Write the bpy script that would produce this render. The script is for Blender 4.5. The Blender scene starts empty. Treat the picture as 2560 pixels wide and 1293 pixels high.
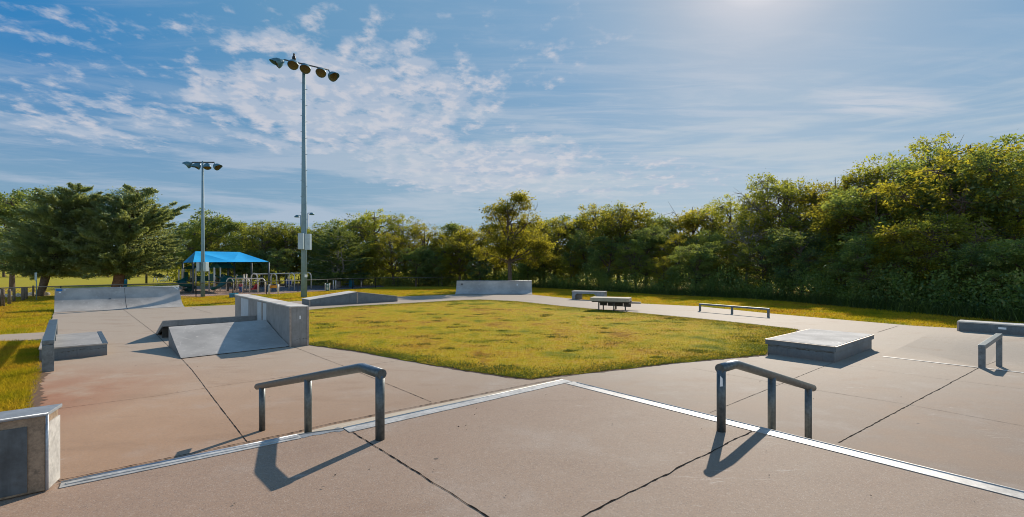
import bpy, bmesh, math, random
import numpy as np
from mathutils import Vector, Matrix

PI = math.pi
R = math.radians
S = bpy.context.scene
C = S.collection
rng = np.random.default_rng(7)
rnd = random.Random(7)

# ------------------------------------------------------------------ camera numbers
F = 1200.0            # focal length in pixels of the 2560 px wide photo
CX, HY = 1280.0, 665.0
EYE = 2.4
PLAT = 0.8            # height of the raised slab the photographer stands on


def smooth(a, b, x):
    t = min(1.0, max(0.0, (x - a) / (b - a)))
    return t * t * (3 - 2 * t)


# the paved floor is flat but for a shallow bank beyond the second steel edge
S0 = Vector((9.75, 12.85))
SA = Vector((0.65, -0.76)).normalized()
SN = Vector((0.762, 0.648)).normalized()


def zf(x, y):
    d = Vector((x, y)) - S0
    u, s = d.dot(SA), d.dot(SN)
    if s <= 0 or s >= 7.5:
        return 0.0
    k = s / 2.2 if s < 2.2 else (1.0 if s < 3.4 else 1 - smooth(3.4, 7.5, s))
    return -0.4 * k * smooth(-0.3, 2.6, u) * (1 - smooth(12, 18, u))


def P(x, y, z0=0.0):
    """where the sight line through a photo pixel meets the level z0"""
    t = (EYE - z0) * F / (y - HY)
    return Vector(((x - CX) / F * t, t, z0))


def PF(x, y):
    z = 0.0
    for _ in range(30):
        p = P(x, y, z)
        z += 0.5 * (zf(p.x, p.y) - z)
    p = P(x, y, z)
    p.z = z
    return p


def V(x, y, Z):
    """the point on a sight line at distance Z in front of the camera plane"""
    return Vector(((x - CX) / F * Z, Z, EYE - (y - HY) / F * Z))


DR = Vector((0.762, 0.648, 0)).normalized()    # the two directions the park is laid out in
DL = Vector((-0.65, 0.76, 0)).normalized()
UP = Vector((0, 0, 1))


# ------------------------------------------------------------------ node helpers
class NT:
    def __init__(self, tree):
        self.t = tree
        self.n = tree.nodes
        self.l = tree.links

    def node(self, typ, **kw):
        n = self.n.new(typ)
        for k, v in kw.items():
            setattr(n, k, v)
        return n

    def put(self, sock, v):
        if v is None:
            return
        if hasattr(v, 'is_linked') or isinstance(v, bpy.types.NodeSocket):
            self.l.new(v, sock)
        else:
            if isinstance(v, (tuple, list)) and len(v) == 3 and sock.type == 'RGBA':
                v = (*v, 1)
            sock.default_value = v

    def math(self, op, a, b=None, c=None, clamp=False):
        n = self.node('ShaderNodeMath', operation=op)
        n.use_clamp = clamp
        self.put(n.inputs[0], a)
        if b is not None:
            self.put(n.inputs[1], b)
        if c is not None:
            self.put(n.inputs[2], c)
        return n.outputs[0]

    def vmath(self, op, a, b=None):
        n = self.node('ShaderNodeVectorMath', operation=op)
        self.put(n.inputs[0], a)
        if b is not None:
            self.put(n.inputs[1], b)
        return n.outputs['Value'] if op in ('DOT_PRODUCT', 'LENGTH', 'DISTANCE') else n.outputs[0]

    def mix(self, f, a, b, mode='MIX'):
        n = self.node('ShaderNodeMix', data_type='RGBA', blend_type=mode)
        n.clamp_factor = True
        self.put(n.inputs[0], f)
        self.put(n.inputs[6], a)
        self.put(n.inputs[7], b)
        return n.outputs[2]

    def noise(self, vec, scale, detail=4, rough=0.55, dist=0.0):
        n = self.node('ShaderNodeTexNoise')
        self.put(n.inputs['Vector'], vec)
        n.inputs['Scale'].default_value = scale
        n.inputs['Detail'].default_value = detail
        n.inputs['Roughness'].default_value = rough
        n.inputs['Distortion'].default_value = dist
        return n.outputs[0]

    def voro(self, vec, scale, feature='F1'):
        n = self.node('ShaderNodeTexVoronoi', feature=feature)
        self.put(n.inputs['Vector'], vec)
        n.inputs['Scale'].default_value = scale
        return n.outputs['Distance']

    def ss(self, x, a, b):
        n = self.node('ShaderNodeMapRange', interpolation_type='SMOOTHSTEP')
        self.put(n.inputs[0], x)
        n.inputs[1].default_value = a
        n.inputs[2].default_value = b
        return n.outputs[0]

    def scale(self, vec, s, loc=(0, 0, 0), rot=(0, 0, 0)):
        n = self.node('ShaderNodeMapping')
        self.put(n.inputs[0], vec)
        n.inputs['Location'].default_value = loc
        n.inputs['Rotation'].default_value = rot
        n.inputs['Scale'].default_value = s
        return n.outputs[0]

    def bump(self, h, strength=0.3, dist=0.01):
        n = self.node('ShaderNodeBump')
        n.inputs['Strength'].default_value = strength
        n.inputs['Distance'].default_value = dist
        self.put(n.inputs['Height'], h)
        return n.outputs[0]

    def ramp(self, f, stops):
        n = self.node('ShaderNodeValToRGB')
        self.put(n.inputs[0], f)
        cr = n.color_ramp
        while len(cr.elements) < len(stops):
            cr.elements.new(0.5)
        for e, (p, c) in zip(cr.elements, stops):
            e.position = p
            e.color = (*c, 1) if len(c) == 3 else c
        return n.outputs[0]


def new_mat(name):
    m = bpy.data.materials.new(name)
    m.use_nodes = True
    t = NT(m.node_tree)
    for n in list(t.n):
        t.n.remove(n)
    out = t.node('ShaderNodeOutputMaterial')
    return m, t, out


def bsdf(t, out, color, rough=0.6, metal=0.0, normal=None, spec=0.4):
    b = t.node('ShaderNodeBsdfPrincipled')
    t.put(b.inputs['Base Color'], color)
    t.put(b.inputs['Roughness'], rough)
    t.put(b.inputs['Metallic'], metal)
    b.inputs['Specular IOR Level'].default_value = spec
    if normal is not None:
        t.put(b.inputs['Normal'], normal)
    t.l.new(b.outputs[0], out.inputs[0])
    return b


def pos(t):
    return t.node('ShaderNodeNewGeometry').outputs['Position']


def mat_plain(name, col, rough=0.5, metal=0.0, var=0.25, scale=6.0, bump=0.0, dirt=0.0, spec=0.4):
    m, t, out = new_mat(name)
    p = pos(t)
    n1 = t.noise(p, scale, 5, 0.6)
    n2 = t.noise(p, scale * 7, 4, 0.6)
    f = t.math('ADD', t.math('MULTIPLY', n1, 0.6), t.math('MULTIPLY', n2, 0.4))
    c = t.mix(t.ss(f, 0.3, 0.7), tuple(x * (1 - var) for x in col), tuple(min(1, x * (1 + var)) for x in col))
    if dirt:
        d = t.ss(t.noise(p, scale * 1.7, 6, 0.7), 0.55, 0.75)
        c = t.mix(t.math('MULTIPLY', d, dirt), c, (0.05, 0.045, 0.04))
    if name.startswith(('side_panel', 'dark_panel', 'ledge')):
        sp_z = t.node('ShaderNodeSeparateXYZ')
        t.put(sp_z.inputs[0], p)
        mud = t.math('MULTIPLY', t.ss(sp_z.outputs[2], 0.22, 0.0), t.ss(n1, 0.3, 0.6))
        c = t.mix(t.math('MULTIPLY', mud, 0.55), c, (0.16, 0.105, 0.075))
        drip = t.noise(t.scale(p, (9, 9, 0.7)), 1.0, 5, 0.65)
        c = t.mix(t.math('MULTIPLY', t.ss(drip, 0.54, 0.68), 0.35), c, tuple(x * 0.45 for x in col))
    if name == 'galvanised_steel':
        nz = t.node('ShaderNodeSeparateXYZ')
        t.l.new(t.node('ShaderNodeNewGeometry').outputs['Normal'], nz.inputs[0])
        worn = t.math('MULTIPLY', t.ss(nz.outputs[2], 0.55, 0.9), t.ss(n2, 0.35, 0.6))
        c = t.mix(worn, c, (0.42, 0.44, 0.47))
        c = t.mix(t.math('MULTIPLY', t.ss(n2, 0.66, 0.78), 0.5), c, (0.2, 0.1, 0.05))
    nb = t.bump(n2, bump, 0.01) if bump else None
    bsdf(t, out, c, t.math('ADD', t.math('MULTIPLY', n2, 0.25), rough - 0.12), metal, nb, spec)
    return m


# ------------------------------------------------------------------ materials
def mat_concrete(name, warm, grey, speck=0.5, bank=False):
    m, t, out = new_mat(name)
    p = pos(t)
    sx = t.node('ShaderNodeSeparateXYZ')
    t.put(sx.inputs[0], p)
    big = t.noise(p, 0.16, 4, 0.6)
    mid = t.noise(p, 0.9, 6, 0.62)
    fine = t.noise(p, 28, 3, 0.7)
    # red soil washed over the left part of the slab
    left = t.math('ADD', t.ss(t.math('ADD', sx.outputs[0], t.math('MULTIPLY', big, 5.0)), 5.5, -5.5), 0.0)
    near = t.ss(sx.outputs[1], 26, 12)
    w = t.math('MULTIPLY', left, t.math('ADD', t.math('MULTIPLY', near, 0.85), 0.15))
    c = t.mix(w, grey, warm)
    c = t.mix(t.math('MULTIPLY', t.ss(mid, 0.42, 0.72), 0.35), c, tuple(x * 0.72 for x in warm))
    c = t.mix(t.math('MULTIPLY', t.ss(mid, 0.5, 0.28), 0.22), c, (0.50, 0.46, 0.42))
    # grazing brightness painted into the colour, paler with distance
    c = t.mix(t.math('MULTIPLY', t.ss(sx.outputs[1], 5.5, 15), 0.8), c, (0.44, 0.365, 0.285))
    # red stain along the grass edge at the left
    edge = t.math('MULTIPLY', t.ss(sx.outputs[0], -6.3, -8.4), t.ss(sx.outputs[1], 12.5, 8.0))
    c = t.mix(t.math('MULTIPLY', edge, t.ss(mid, 0.3, 0.6)), c, (0.38, 0.16, 0.08))
    # pale scuffs: thin streaks laid along the riding direction
    sv = t.scale(p, (1.1, 6.0, 1), rot=(0, 0, R(22)))
    sc = t.noise(sv, 1.9, 7, 0.72, 0.6)
    gate = t.ss(t.noise(p, 0.5, 2, 0.5), 0.45, 0.62)
    c = t.mix(t.math('MULTIPLY', t.math('MULTIPLY', t.ss(sc, 0.60, 0.70), gate), 0.6), c, (0.62, 0.56, 0.5))
    st = t.noise(t.scale(p, (0.55, 1.3, 1), rot=(0, 0, R(-35)), loc=(4.2, 1.1, 0)), 1.0, 7, 0.68, 0.4)
    c = t.mix(t.math('MULTIPLY', t.ss(st, 0.52, 0.66), 0.30), c, tuple(x * 0.58 for x in warm))
    mk = t.noise(t.scale(p, (0.5, 9.0, 1), rot=(0, 0, R(-52))), 1.6, 5, 0.65, 0.3)
    mg = t.ss(t.noise(t.scale(p, (1, 1, 1), loc=(7.7, 2.2, 0)), 0.45, 2, 0.5), 0.5, 0.64)
    c = t.mix(t.math('MULTIPLY', t.math('MULTIPLY', t.ss(mk, 0.62, 0.70), mg), 0.38), c, (0.12, 0.095, 0.085))
    # aggregate grains, light and dark
    v = t.node('ShaderNodeTexVoronoi')
    t.put(v.inputs['Vector'], p)
    v.inputs['Scale'].default_value = 150
    vr = t.node('ShaderNodeSeparateColor')
    t.l.new(v.outputs['Color'], vr.inputs[0])
    gr = t.ss(vr.outputs[0], 0.72, 1.0)
    gd = t.ss(vr.outputs[1], 0.72, 1.0)
    c = t.mix(t.math('MULTIPLY', gr, 0.30 * speck), c, (0.60, 0.54, 0.48))
    c = t.mix(t.math('MULTIPLY', gd, 0.55 * speck), c, (0.13, 0.1, 0.09))
    c = t.mix(t.math('MULTIPLY', t.ss(fine, 0.35, 0.7), 0.16), c, (0.15, 0.12, 0.1))
    # few dark spots
    sp = t.voro(p, 1.35)
    c = t.mix(t.math('MULTIPLY', t.ss(sp, 0.035, 0.02), 0.75), c, (0.06, 0.05, 0.045))
    sp2 = t.voro(t.scale(p, (1, 1, 1), loc=(3.3, 1.7, 0)), 2.6)
    c = t.mix(t.math('MULTIPLY', t.ss(sp2, 0.03, 0.015), 0.6), c, (0.1, 0.08, 0.07))
    h = t.math('ADD', t.math('MULTIPLY', fine, 0.5), t.math('MULTIPLY', vr.outputs[2], 0.5))
    bsdf(t, out, c, 0.78, 0, t.bump(h, 0.35, 0.004), 0.3)
    return m


def grass_color(t, p, lush=0.0):
    """shared by the turf and its blades: gold and green patches by position"""
    sep = t.node('ShaderNodeSeparateXYZ')
    t.put(sep.inputs[0], p)
    flat = t.node('ShaderNodeCombineXYZ')
    t.l.new(sep.outputs[0], flat.inputs[0])
    t.l.new(sep.outputs[1], flat.inputs[1])
    q = flat.outputs[0]
    b = t.noise(q, 0.22, 3, 0.6)
    m_ = t.noise(q, 0.9, 5, 0.65)
    s_ = t.noise(q, 5.0, 4, 0.7)
    f = t.math('ADD', t.math('MULTIPLY', b, 0.45), t.math('ADD', t.math('MULTIPLY', m_, 0.5), t.math('MULTIPLY', s_, 0.22)))
    f = t.math('ADD', f, -0.098 + lush)
    c = t.ramp(f, [(0.35, (0.34, 0.18, 0.03)), (0.42, (0.51, 0.32, 0.04)), (0.48, (0.53, 0.385, 0.03)),
                   (0.53, (0.44, 0.36, 0.02)), (0.58, (0.26, 0.265, 0.018)), (0.66, (0.12, 0.165, 0.014))])
    # dead thatch showing through in ragged streaks
    th = t.noise(t.scale(q, (1.0, 2.2, 1), rot=(0, 0, R(20))), 3.2, 7, 0.75)
    c = t.mix(t.math('MULTIPLY', t.ss(th, 0.56, 0.68), t.math('MULTIPLY', t.ss(b, 0.66, 0.40), 0.6)), c, (0.17, 0.10, 0.03))
    return c, m_, s_, sep


def mat_turf():
    m, t, out = new_mat('turf')
    p = pos(t)
    c, m_, s_, sep = grass_color(t, p)
    c = t.mix(t.math('MULTIPLY', t.ss(s_, 0.62, 0.35), 0.45), c, (0.10, 0.075, 0.025))
    # the far field is mown and greener
    far = t.ss(sep.outputs[1], 45, 60)
    c = t.mix(t.math('MULTIPLY', far, 0.8), c, (0.34, 0.30, 0.03))
    bsdf(t, out, c, 0.9, 0, t.bump(t.noise(p, 22, 4, 0.7), 0.8, 0.04), 0.1)
    return m


def mat_blade():
    m, t, out = new_mat('grass_blades')
    p = pos(t)
    c, m_, s_, sep = grass_color(t, p, 0.0)
    at = t.node('ShaderNodeAttribute', attribute_name='tint').outputs['Fac']
    c = t.mix(t.ss(at, 0.0, 0.45), t.mix(0.5, c, (0.08, 0.095, 0.015)), c)
    c = t.mix(t.math('MULTIPLY', t.ss(at, 0.7, 1.0), 0.5), c, (0.58, 0.42, 0.07))
    d = t.node('ShaderNodeBsdfDiffuse')
    t.put(d.inputs[0], c)
    tr = t.node('ShaderNodeBsdfTranslucent')
    t.put(tr.inputs[0], t.mix(1.0, c, (1.15, 1.1, 0.6), 'MULTIPLY'))
    mx = t.node('ShaderNodeMixShader')
    mx.inputs[0].default_value = 0.5
    t.l.new(d.outputs[0], mx.inputs[1])
    t.l.new(tr.outputs[0], mx.inputs[2])
    t.l.new(mx.outputs[0], out.inputs[0])
    return m


def mat_leaf(name, dark, light, trans, tfac=0.5, gloss=0.08, rvar=0.5):
    m, t, out = new_mat(name)
    at = t.node('ShaderNodeAttribute', attribute_name='tint').outputs['Fac']
    oi = t.node('ShaderNodeObjectInfo').outputs['Random']
    p = pos(t)
    n = t.noise(p, 0.55, 3, 0.6)
    f = t.math('ADD', t.math('MULTIPLY', at, 0.55), t.math('ADD', t.math('MULTIPLY', t.math('SUBTRACT', oi, 0.5), rvar),
                                                         t.math('MULTIPLY', t.math('SUBTRACT', n, 0.5), 1.3)))
    f = t.math('ADD', f, 0.2, clamp=True)
    c = t.mix(f, dark, light)
    c = t.mix(t.ss(at, 0.86, 0.97), c, tuple(min(0.34, x * 2.2) for x in light))  # sunlit flecks painted into the colour of some leaves
    tc = t.mix(f, tuple(x * 0.45 for x in trans), trans)
    d = t.node('ShaderNodeBsdfDiffuse')
    t.put(d.inputs[0], c)
    tr = t.node('ShaderNodeBsdfTranslucent')
    t.put(tr.inputs[0], tc)
    mx = t.node('ShaderNodeMixShader')
    mx.inputs[0].default_value = tfac
    t.l.new(d.outputs[0], mx.inputs[1])
    t.l.new(tr.outputs[0], mx.inputs[2])
    g = t.node('ShaderNodeBsdfGlossy')
    g.inputs['Roughness'].default_value = 0.45
    g.inputs[0].default_value = (0.8, 0.9, 0.85, 1)
    m2 = t.node('ShaderNodeMixShader')
    m2.inputs[0].default_value = gloss
    t.l.new(mx.outputs[0], m2.inputs[1])
    t.l.new(g.outputs[0], m2.inputs[2])
    t.l.new(m2.outputs[0], out.inputs[0])
    return m


def mat_sheet(name, col, rough=0.45, metal=0.1, scuff=0.8, spec=0.3):
    """ramp surface: worn grey sheet with wheel scuffs"""
    m, t, out = new_mat(name)
    p = pos(t)
    a = t.noise(p, 0.8, 5, 0.6)
    b = t.noise(t.scale(p, (2, 2, 5)), 3.0, 6, 0.7, 1.2)
    f = t.noise(p, 60, 2, 0.6)
    c = t.mix(t.ss(a, 0.35, 0.68), tuple(x * 0.8 for x in col), tuple(min(1, x * 1.15) for x in col))
    ring = t.voro(t.scale(p, (1, 1, 1)), 2.2, 'DISTANCE_TO_EDGE')
    c = t.mix(t.math('MULTIPLY', t.ss(b, 0.58, 0.7), scuff), c, tuple(min(1, x * 1.6) for x in col))
    c = t.mix(t.math('MULTIPLY', t.ss(b, 0.40, 0.3), scuff * 0.5), c, tuple(x * 0.5 for x in col))
    c = t.mix(t.math('MULTIPLY', t.ss(f, 0.5, 0.75), 0.12), c, (0.1, 0.1, 0.1))
    arcs = t.math('MULTIPLY', t.ss(t.voro(t.scale(p, (1, 1, 1.5)), 2.6, 'DISTANCE_TO_EDGE'), 0.022, 0.006), t.ss(t.noise(p, 1.7, 3, 0.6), 0.5, 0.62))
    c = t.mix(t.math('MULTIPLY', arcs, 0.4), c, tuple(min(1, x * 1.7) for x in col))
    bsdf(t, out, c, t.math('ADD', rough, t.math('MULTIPLY', b, 0.2)), metal, t.bump(b, 0.06, 0.01), spec)
    return m


M = {}
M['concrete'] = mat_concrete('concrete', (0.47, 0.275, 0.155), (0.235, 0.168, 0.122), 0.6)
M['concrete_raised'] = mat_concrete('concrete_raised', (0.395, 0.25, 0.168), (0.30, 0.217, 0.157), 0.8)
M['bank'] = mat_plain('bank_concrete', (0.46, 0.39, 0.30), 0.8, 0, 0.15, 2, 0.2)
M['joint'] = mat_plain('joint_dark', (0.012, 0.009, 0.008), 0.95, 0, 0.3, 30, spec=0.05)
M['turf'] = mat_turf()
M['blade'] = mat_blade()
M['white_steel'] = mat_plain('white_steel', (0.46, 0.445, 0.42), 0.5, 0.1, 0.3, 4, 0.15, 0.5)
M['steel_lip'] = mat_plain('steel_lip', (0.33, 0.36, 0.40), 0.4, 0.4, 0.3, 8)
M['galv'] = mat_plain('galvanised_steel', (0.10, 0.115, 0.118), 0.42, 0.5, 0.35, 26, 0.08, 0.3)
M['square_steel'] = mat_plain('square_steel', (0.15, 0.185, 0.21), 0.4, 0.6, 0.35, 10, 0.05, 0.4)
M['sheet'] = mat_sheet('ramp_sheet', (0.42, 0.385, 0.345))
M['sheet_white'] = mat_sheet('ramp_top', (0.60, 0.56, 0.51), 0.8, 0.0, 0.7, 0.1)
M['panel'] = mat_plain('side_panel', (0.135, 0.16, 0.175), 0.6, 0.1, 0.22, 3, 0.05, 0.3)
M['panel_pale'] = mat_plain('side_panel_pale', (0.235, 0.235, 0.23), 0.6, 0.1, 0.2, 2, 0.05, 0.3)  # paler grey panel colour, even on all faces
M['panel_dark'] = mat_plain('dark_panel', (0.085, 0.10, 0.11), 0.55, 0.1, 0.35, 3, 0.05, 0.4)
M['plywood'] = mat_plain('plywood_edge', (0.26, 0.19, 0.13), 0.75, 0, 0.4, 9, 0.2, 0.5)
M['hollow'] = mat_plain('hollow_shade', (0.06, 0.055, 0.05), 0.9, 0, 0.3, 5)  # near-black colour standing for shade under the open ramp
M['trim'] = mat_plain('corner_trim', (0.33, 0.28, 0.24), 0.5, 0.3, 0.3, 12, 0.1, 0.4)
M['patch'] = mat_plain('paint_patch', (0.42, 0.47, 0.50), 0.6, 0, 0.1, 3)
M['sticker'] = mat_plain('sticker_white', (0.8, 0.82, 0.82), 0.4, 0, 0.08, 9)
M['sticker_blue'] = mat_plain('sticker_blue', (0.03, 0.16, 0.42), 0.4, 0, 0.1, 9)
M['lens'] = mat_plain('lamp_lens', (0.10, 0.078, 0.03), 0.3, 0.1, 0.35, 6)
M['lamp_body'] = mat_plain('lamp_body', (0.07, 0.17, 0.22), 0.45, 0.1, 0.25, 5)
M['pole'] = mat_plain('pole_steel', (0.17, 0.275, 0.335), 0.55, 0.0, 0.15, 2.2, 0, 0.2)
M['cabinet'] = mat_plain('cabinet_grey', (0.33, 0.42, 0.47), 0.5, 0.1, 0.12, 4)
M['black_wire'] = mat_plain('black_steel', (0.02, 0.022, 0.022), 0.5, 0.3, 0.2, 5)
M['rail_top'] = mat_plain('fence_rail', (0.12, 0.12, 0.11), 0.4, 0.4, 0.2, 5)
M['canopy'] = mat_plain('canopy_blue', (0.0, 0.40, 0.82), 0.7, 0, 0.08, 1.5)
M['play_green'] = mat_plain('play_green', (0.01, 0.09, 0.085), 0.3, 0, 0.2, 3)
M['play_beige'] = mat_plain('play_beige', (0.70, 0.63, 0.55), 0.45, 0.1, 0.12, 4)
M['play_red'] = mat_plain('play_red', (0.42, 0.02, 0.035), 0.35, 0, 0.15, 4)
M['play_orange'] = mat_plain('play_orange', (0.62, 0.24, 0.02), 0.4, 0, 0.1, 4)
M['play_blue'] = mat_plain('play_blue', (0.02, 0.05, 0.30), 0.4, 0, 0.1, 4)
M['crate_blue'] = mat_plain('crate_blue', (0.02, 0.20, 0.33), 0.4, 0, 0.2, 4)
M['mulch'] = mat_plain('mulch', (0.33, 0.215, 0.165), 0.95, 0, 0.55, 9, 0.8)
M['rubber'] = mat_plain('grey_mulch', (0.16, 0.15, 0.17), 0.95, 0, 0.4, 9, 0.8)
M['wood_post'] = mat_plain('weathered_wood', (0.17, 0.14, 0.115), 0.85, 0, 0.45, 8, 0.4)
M['bark'] = mat_plain('bark', (0.115, 0.085, 0.065), 0.9, 0, 0.5, 9, 0.8)
M['bark_red'] = mat_plain('juniper_bark', (0.16, 0.09, 0.06), 0.9, 0, 0.5, 7, 0.9)
M['bark_pale'] = mat_plain('pale_bark', (0.26, 0.24, 0.22), 0.9, 0, 0.3, 9, 0.6)
M['rock'] = mat_plain('limestone', (0.50, 0.47, 0.43), 0.85, 0, 0.25, 4, 0.6)
M['table_slab'] = mat_plain('table_slab', (0.38, 0.335, 0.27), 0.7, 0, 0.2, 7, 0.2, 0.2)
M['table_dark'] = mat_plain('table_dark', (0.075, 0.072, 0.066), 0.75, 0, 0.3, 6, 0.1)
M['ledge'] = mat_plain('ledge_concrete', (0.23, 0.25, 0.27), 0.7, 0, 0.18, 5, 0.2, 0.25)
M['crow'] = mat_plain('bird_black', (0.012, 0.012, 0.014), 0.5, 0, 0.2, 9)
M['skin'] = mat_plain('skin', (0.45, 0.26, 0.19), 0.6, 0, 0.05, 9)
M['cloth_red'] = mat_plain('cloth_red', (0.34, 0.06, 0.08), 0.8, 0, 0.15, 9)
M['cloth_blue'] = mat_plain('cloth_blue', (0.04, 0.09, 0.24), 0.8, 0, 0.15, 9)
M['hair'] = mat_plain('hair', (0.05, 0.03, 0.02), 0.7, 0, 0.2, 9)
M['leaf_gold'] = mat_leaf('leaf_gold', (0.055, 0.075, 0.014), (0.145, 0.14, 0.018), (0.76, 0.66, 0.05), 0.60, 0.02)
M['leaf_olive'] = mat_leaf('leaf_olive', (0.052, 0.095, 0.026), (0.155, 0.18, 0.03), (0.62, 0.62, 0.06), 0.57, 0.02)
M['leaf_dark'] = mat_leaf('leaf_dark', (0.048, 0.115, 0.058), (0.155, 0.22, 0.05), (0.50, 0.56, 0.08), 0.52, 0.03)
M['leaf_wood'] = mat_leaf('leaf_wood', (0.055, 0.135, 0.06), (0.21, 0.28, 0.06), (0.56, 0.62, 0.09), 0.52, 0.02)
M['needle'] = mat_leaf('needle', (0.08, 0.165, 0.10), (0.30, 0.36, 0.12), (0.62, 0.64, 0.14), 0.47, 0.07, 0.2)
M['weed'] = mat_leaf('weed', (0.025, 0.055, 0.012), (0.085, 0.115, 0.022), (0.18, 0.22, 0.03), 0.42, 0.02)


# ------------------------------------------------------------------ mesh helpers
class MB:
    def __init__(self):
        self.v, self.f, self.sm = [], [], []

    def add(self, vs, fs, smooth_=False):
        o = len(self.v)
        self.v += [Vector(x) for x in vs]
        self.f += [tuple(i + o for i in f) for f in fs]
        self.sm += [smooth_] * len(fs)
        return self

    def obox(self, c, ax, ay, az):
        """box from its centre and three half-axis vectors"""
        c = Vector(c)
        vs = [c + ax * i + ay * j + az * k for k in (-1, 1) for j in (-1, 1) for i in (-1, 1)]
        return self.add(vs, [(0, 2, 3, 1), (4, 5, 7, 6), (0, 1, 5, 4), (2, 6, 7, 3), (0, 4, 6, 2), (1, 3, 7, 5)])

    def box(self, c, s, rz=0):
        a = Vector((math.cos(rz), math.sin(rz), 0))
        b = Vector((-math.sin(rz), math.cos(rz), 0))
        return self.obox(c, a * s[0] / 2, b * s[1] / 2, UP * s[2] / 2)

    def hexa(self, b4, t4):
        """solid with a bottom and a top quad, both counter-clockwise from above"""
        return self.add(list(b4) + list(t4), [(3, 2, 1, 0), (4, 5, 6, 7), (0, 1, 5, 4), (1, 2, 6, 5), (2, 3, 7, 6), (3, 0, 4, 7)])

    def prism(self, prof, off):
        """closed polygon of points, extruded by off"""
        n = len(prof)
        a = [Vector(p) for p in prof]
        b = [p + Vector(off) for p in a]
        fs = [tuple(range(n))[::-1], tuple(range(n, 2 * n))]
        fs += [(i, (i + 1) % n, n + (i + 1) % n, n + i) for i in range(n)]
        return self.add(a + b, fs)

    def tube(self, pts, r, n=10, caps=True):
        pts = [Vector(p) for p in pts]
        rs = r if isinstance(r, (list, tuple)) else [r] * len(pts)
        vs, fs = [], []
        prev = None
        for i, p in enumerate(pts):
            if i == 0:
                d = pts[1] - p
            elif i == len(pts) - 1:
                d = p - pts[-2]
            else:
                d = (pts[i + 1] - p).normalized() + (p - pts[i - 1]).normalized()
            d.normalize()
            if prev is None:
                ref = UP if abs(d.z) < 0.9 else Vector((1, 0, 0))
                a = d.cross(ref).normalized()
            else:
                a = (prev - d * prev.dot(d)).normalized()
            prev = a
            b = d.cross(a)
            k = 1.0
            if 0 < i < len(pts) - 1:
                k = 1 / max(0.5, math.cos(0.5 * (pts[i + 1] - p).angle(p - pts[i - 1])))
            for j in range(n):
                t = 2 * PI * j / n
                vs.append(p + (a * math.cos(t) + b * math.sin(t)) * rs[i] * (k if k < 1.2 else 1.1))
        for i in range(len(pts) - 1):
            for j in range(n):
                k = (j + 1) % n
                fs.append((i * n + j, i * n + k, (i + 1) * n + k, (i + 1) * n + j))
        self.add(vs, fs, True)
        if caps:
            m = len(self.v) - len(vs)
            self.f.append(tuple(m + j for j in range(n))[::-1])
            self.f.append(tuple(m + (len(pts) - 1) * n + j for j in range(n)))
            self.sm += [False, False]
        return self

    def lathe(self, origin, axis, prof, n=14):
        """prof = [(distance along axis, radius)...]"""
        axis = Vector(axis).normalized()
        ref = UP if abs(axis.z) < 0.9 else Vector((1, 0, 0))
        a = axis.cross(ref).normalized()
        b = axis.cross(a)
        o = Vector(origin)
        vs, fs = [], []
        for h, r in prof:
            for j in range(n):
                t = 2 * PI * j / n
                vs.append(o + axis * h + (a * math.cos(t) + b * math.sin(t)) * r)
        for i in range(len(prof) - 1):
            for j in range(n):
                k = (j + 1) % n
                fs.append((i * n + j, i * n + k, (i + 1) * n + k, (i + 1) * n + j))
        return self.add(vs, fs, True)

    def build(self, name, mat, parent=None, origin=None, bevel=0.0, fix=True):
        off = wloc(parent) if parent else Vector(origin or (0, 0, 0))
        me = bpy.data.meshes.new(name)
        me.from_pydata([v - off for v in self.v], [], self.f)
        me.polygons.foreach_set('use_smooth', self.sm)
        me.materials.append(mat)
        if fix:
            b = bmesh.new()
            b.from_mesh(me)
            bmesh.ops.recalc_face_normals(b, faces=b.faces[:])
            b.to_mesh(me)
            b.free()
        o = bpy.data.objects.new(name, me)
        C.objects.link(o)
        if parent:
            o.parent = parent
        else:
            o.location = off
        if bevel:
            md = o.modifiers.new('bevel', 'BEVEL')
            md.width = bevel
            md.segments = 2
            md.limit_method = 'ANGLE'
        return o


def wloc(o):
    v = Vector((0, 0, 0))
    while o:
        v += o.location
        o = o.parent
    return v


def tag(o, label, cat, group=None):
    o['label'] = label
    o['category'] = cat
    if group:
        o['group'] = group
    return o


def thing(name, label, cat, loc=(0, 0, 0), group=None):
    o = bpy.data.objects.new(name, None)
    C.objects.link(o)
    o.location = loc
    o.empty_display_size = 0.2
    return tag(o, label, cat, group)


def struct(o, kind='structure'):
    o['kind'] = kind
    return o


def copy_tree(o, parent=None):
    c = o.copy()
    C.objects.link(c)
    c.parent = parent
    for ch in list(o.children):
        copy_tree(ch, c)
    return c


def np_mesh(name, verts, nper, mat, tint=None):
    """mesh of separate n-gons: verts is (faces*nper, 3)"""
    me = bpy.data.meshes.new(name)
    nv = len(verts)
    nf = nv // nper
    me.vertices.add(nv)
    me.vertices.foreach_set('co', np.ascontiguousarray(verts, dtype=np.float32).ravel())
    me.loops.add(nv)
    me.loops.foreach_set('vertex_index', np.arange(nv, dtype=np.int32))
    me.polygons.add(nf)
    me.polygons.foreach_set('loop_start', np.arange(0, nv, nper, dtype=np.int32))
    me.update(calc_edges=True)
    if tint is not None:
        at = me.attributes.new('tint', 'FLOAT', 'FACE')
        at.data.foreach_set('value', np.ascontiguousarray(tint, dtype=np.float32))
    me.materials.append(mat)
    return me


def unit(a):
    return a / np.maximum(np.linalg.norm(a, axis=1, keepdims=True), 1e-9)


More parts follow.
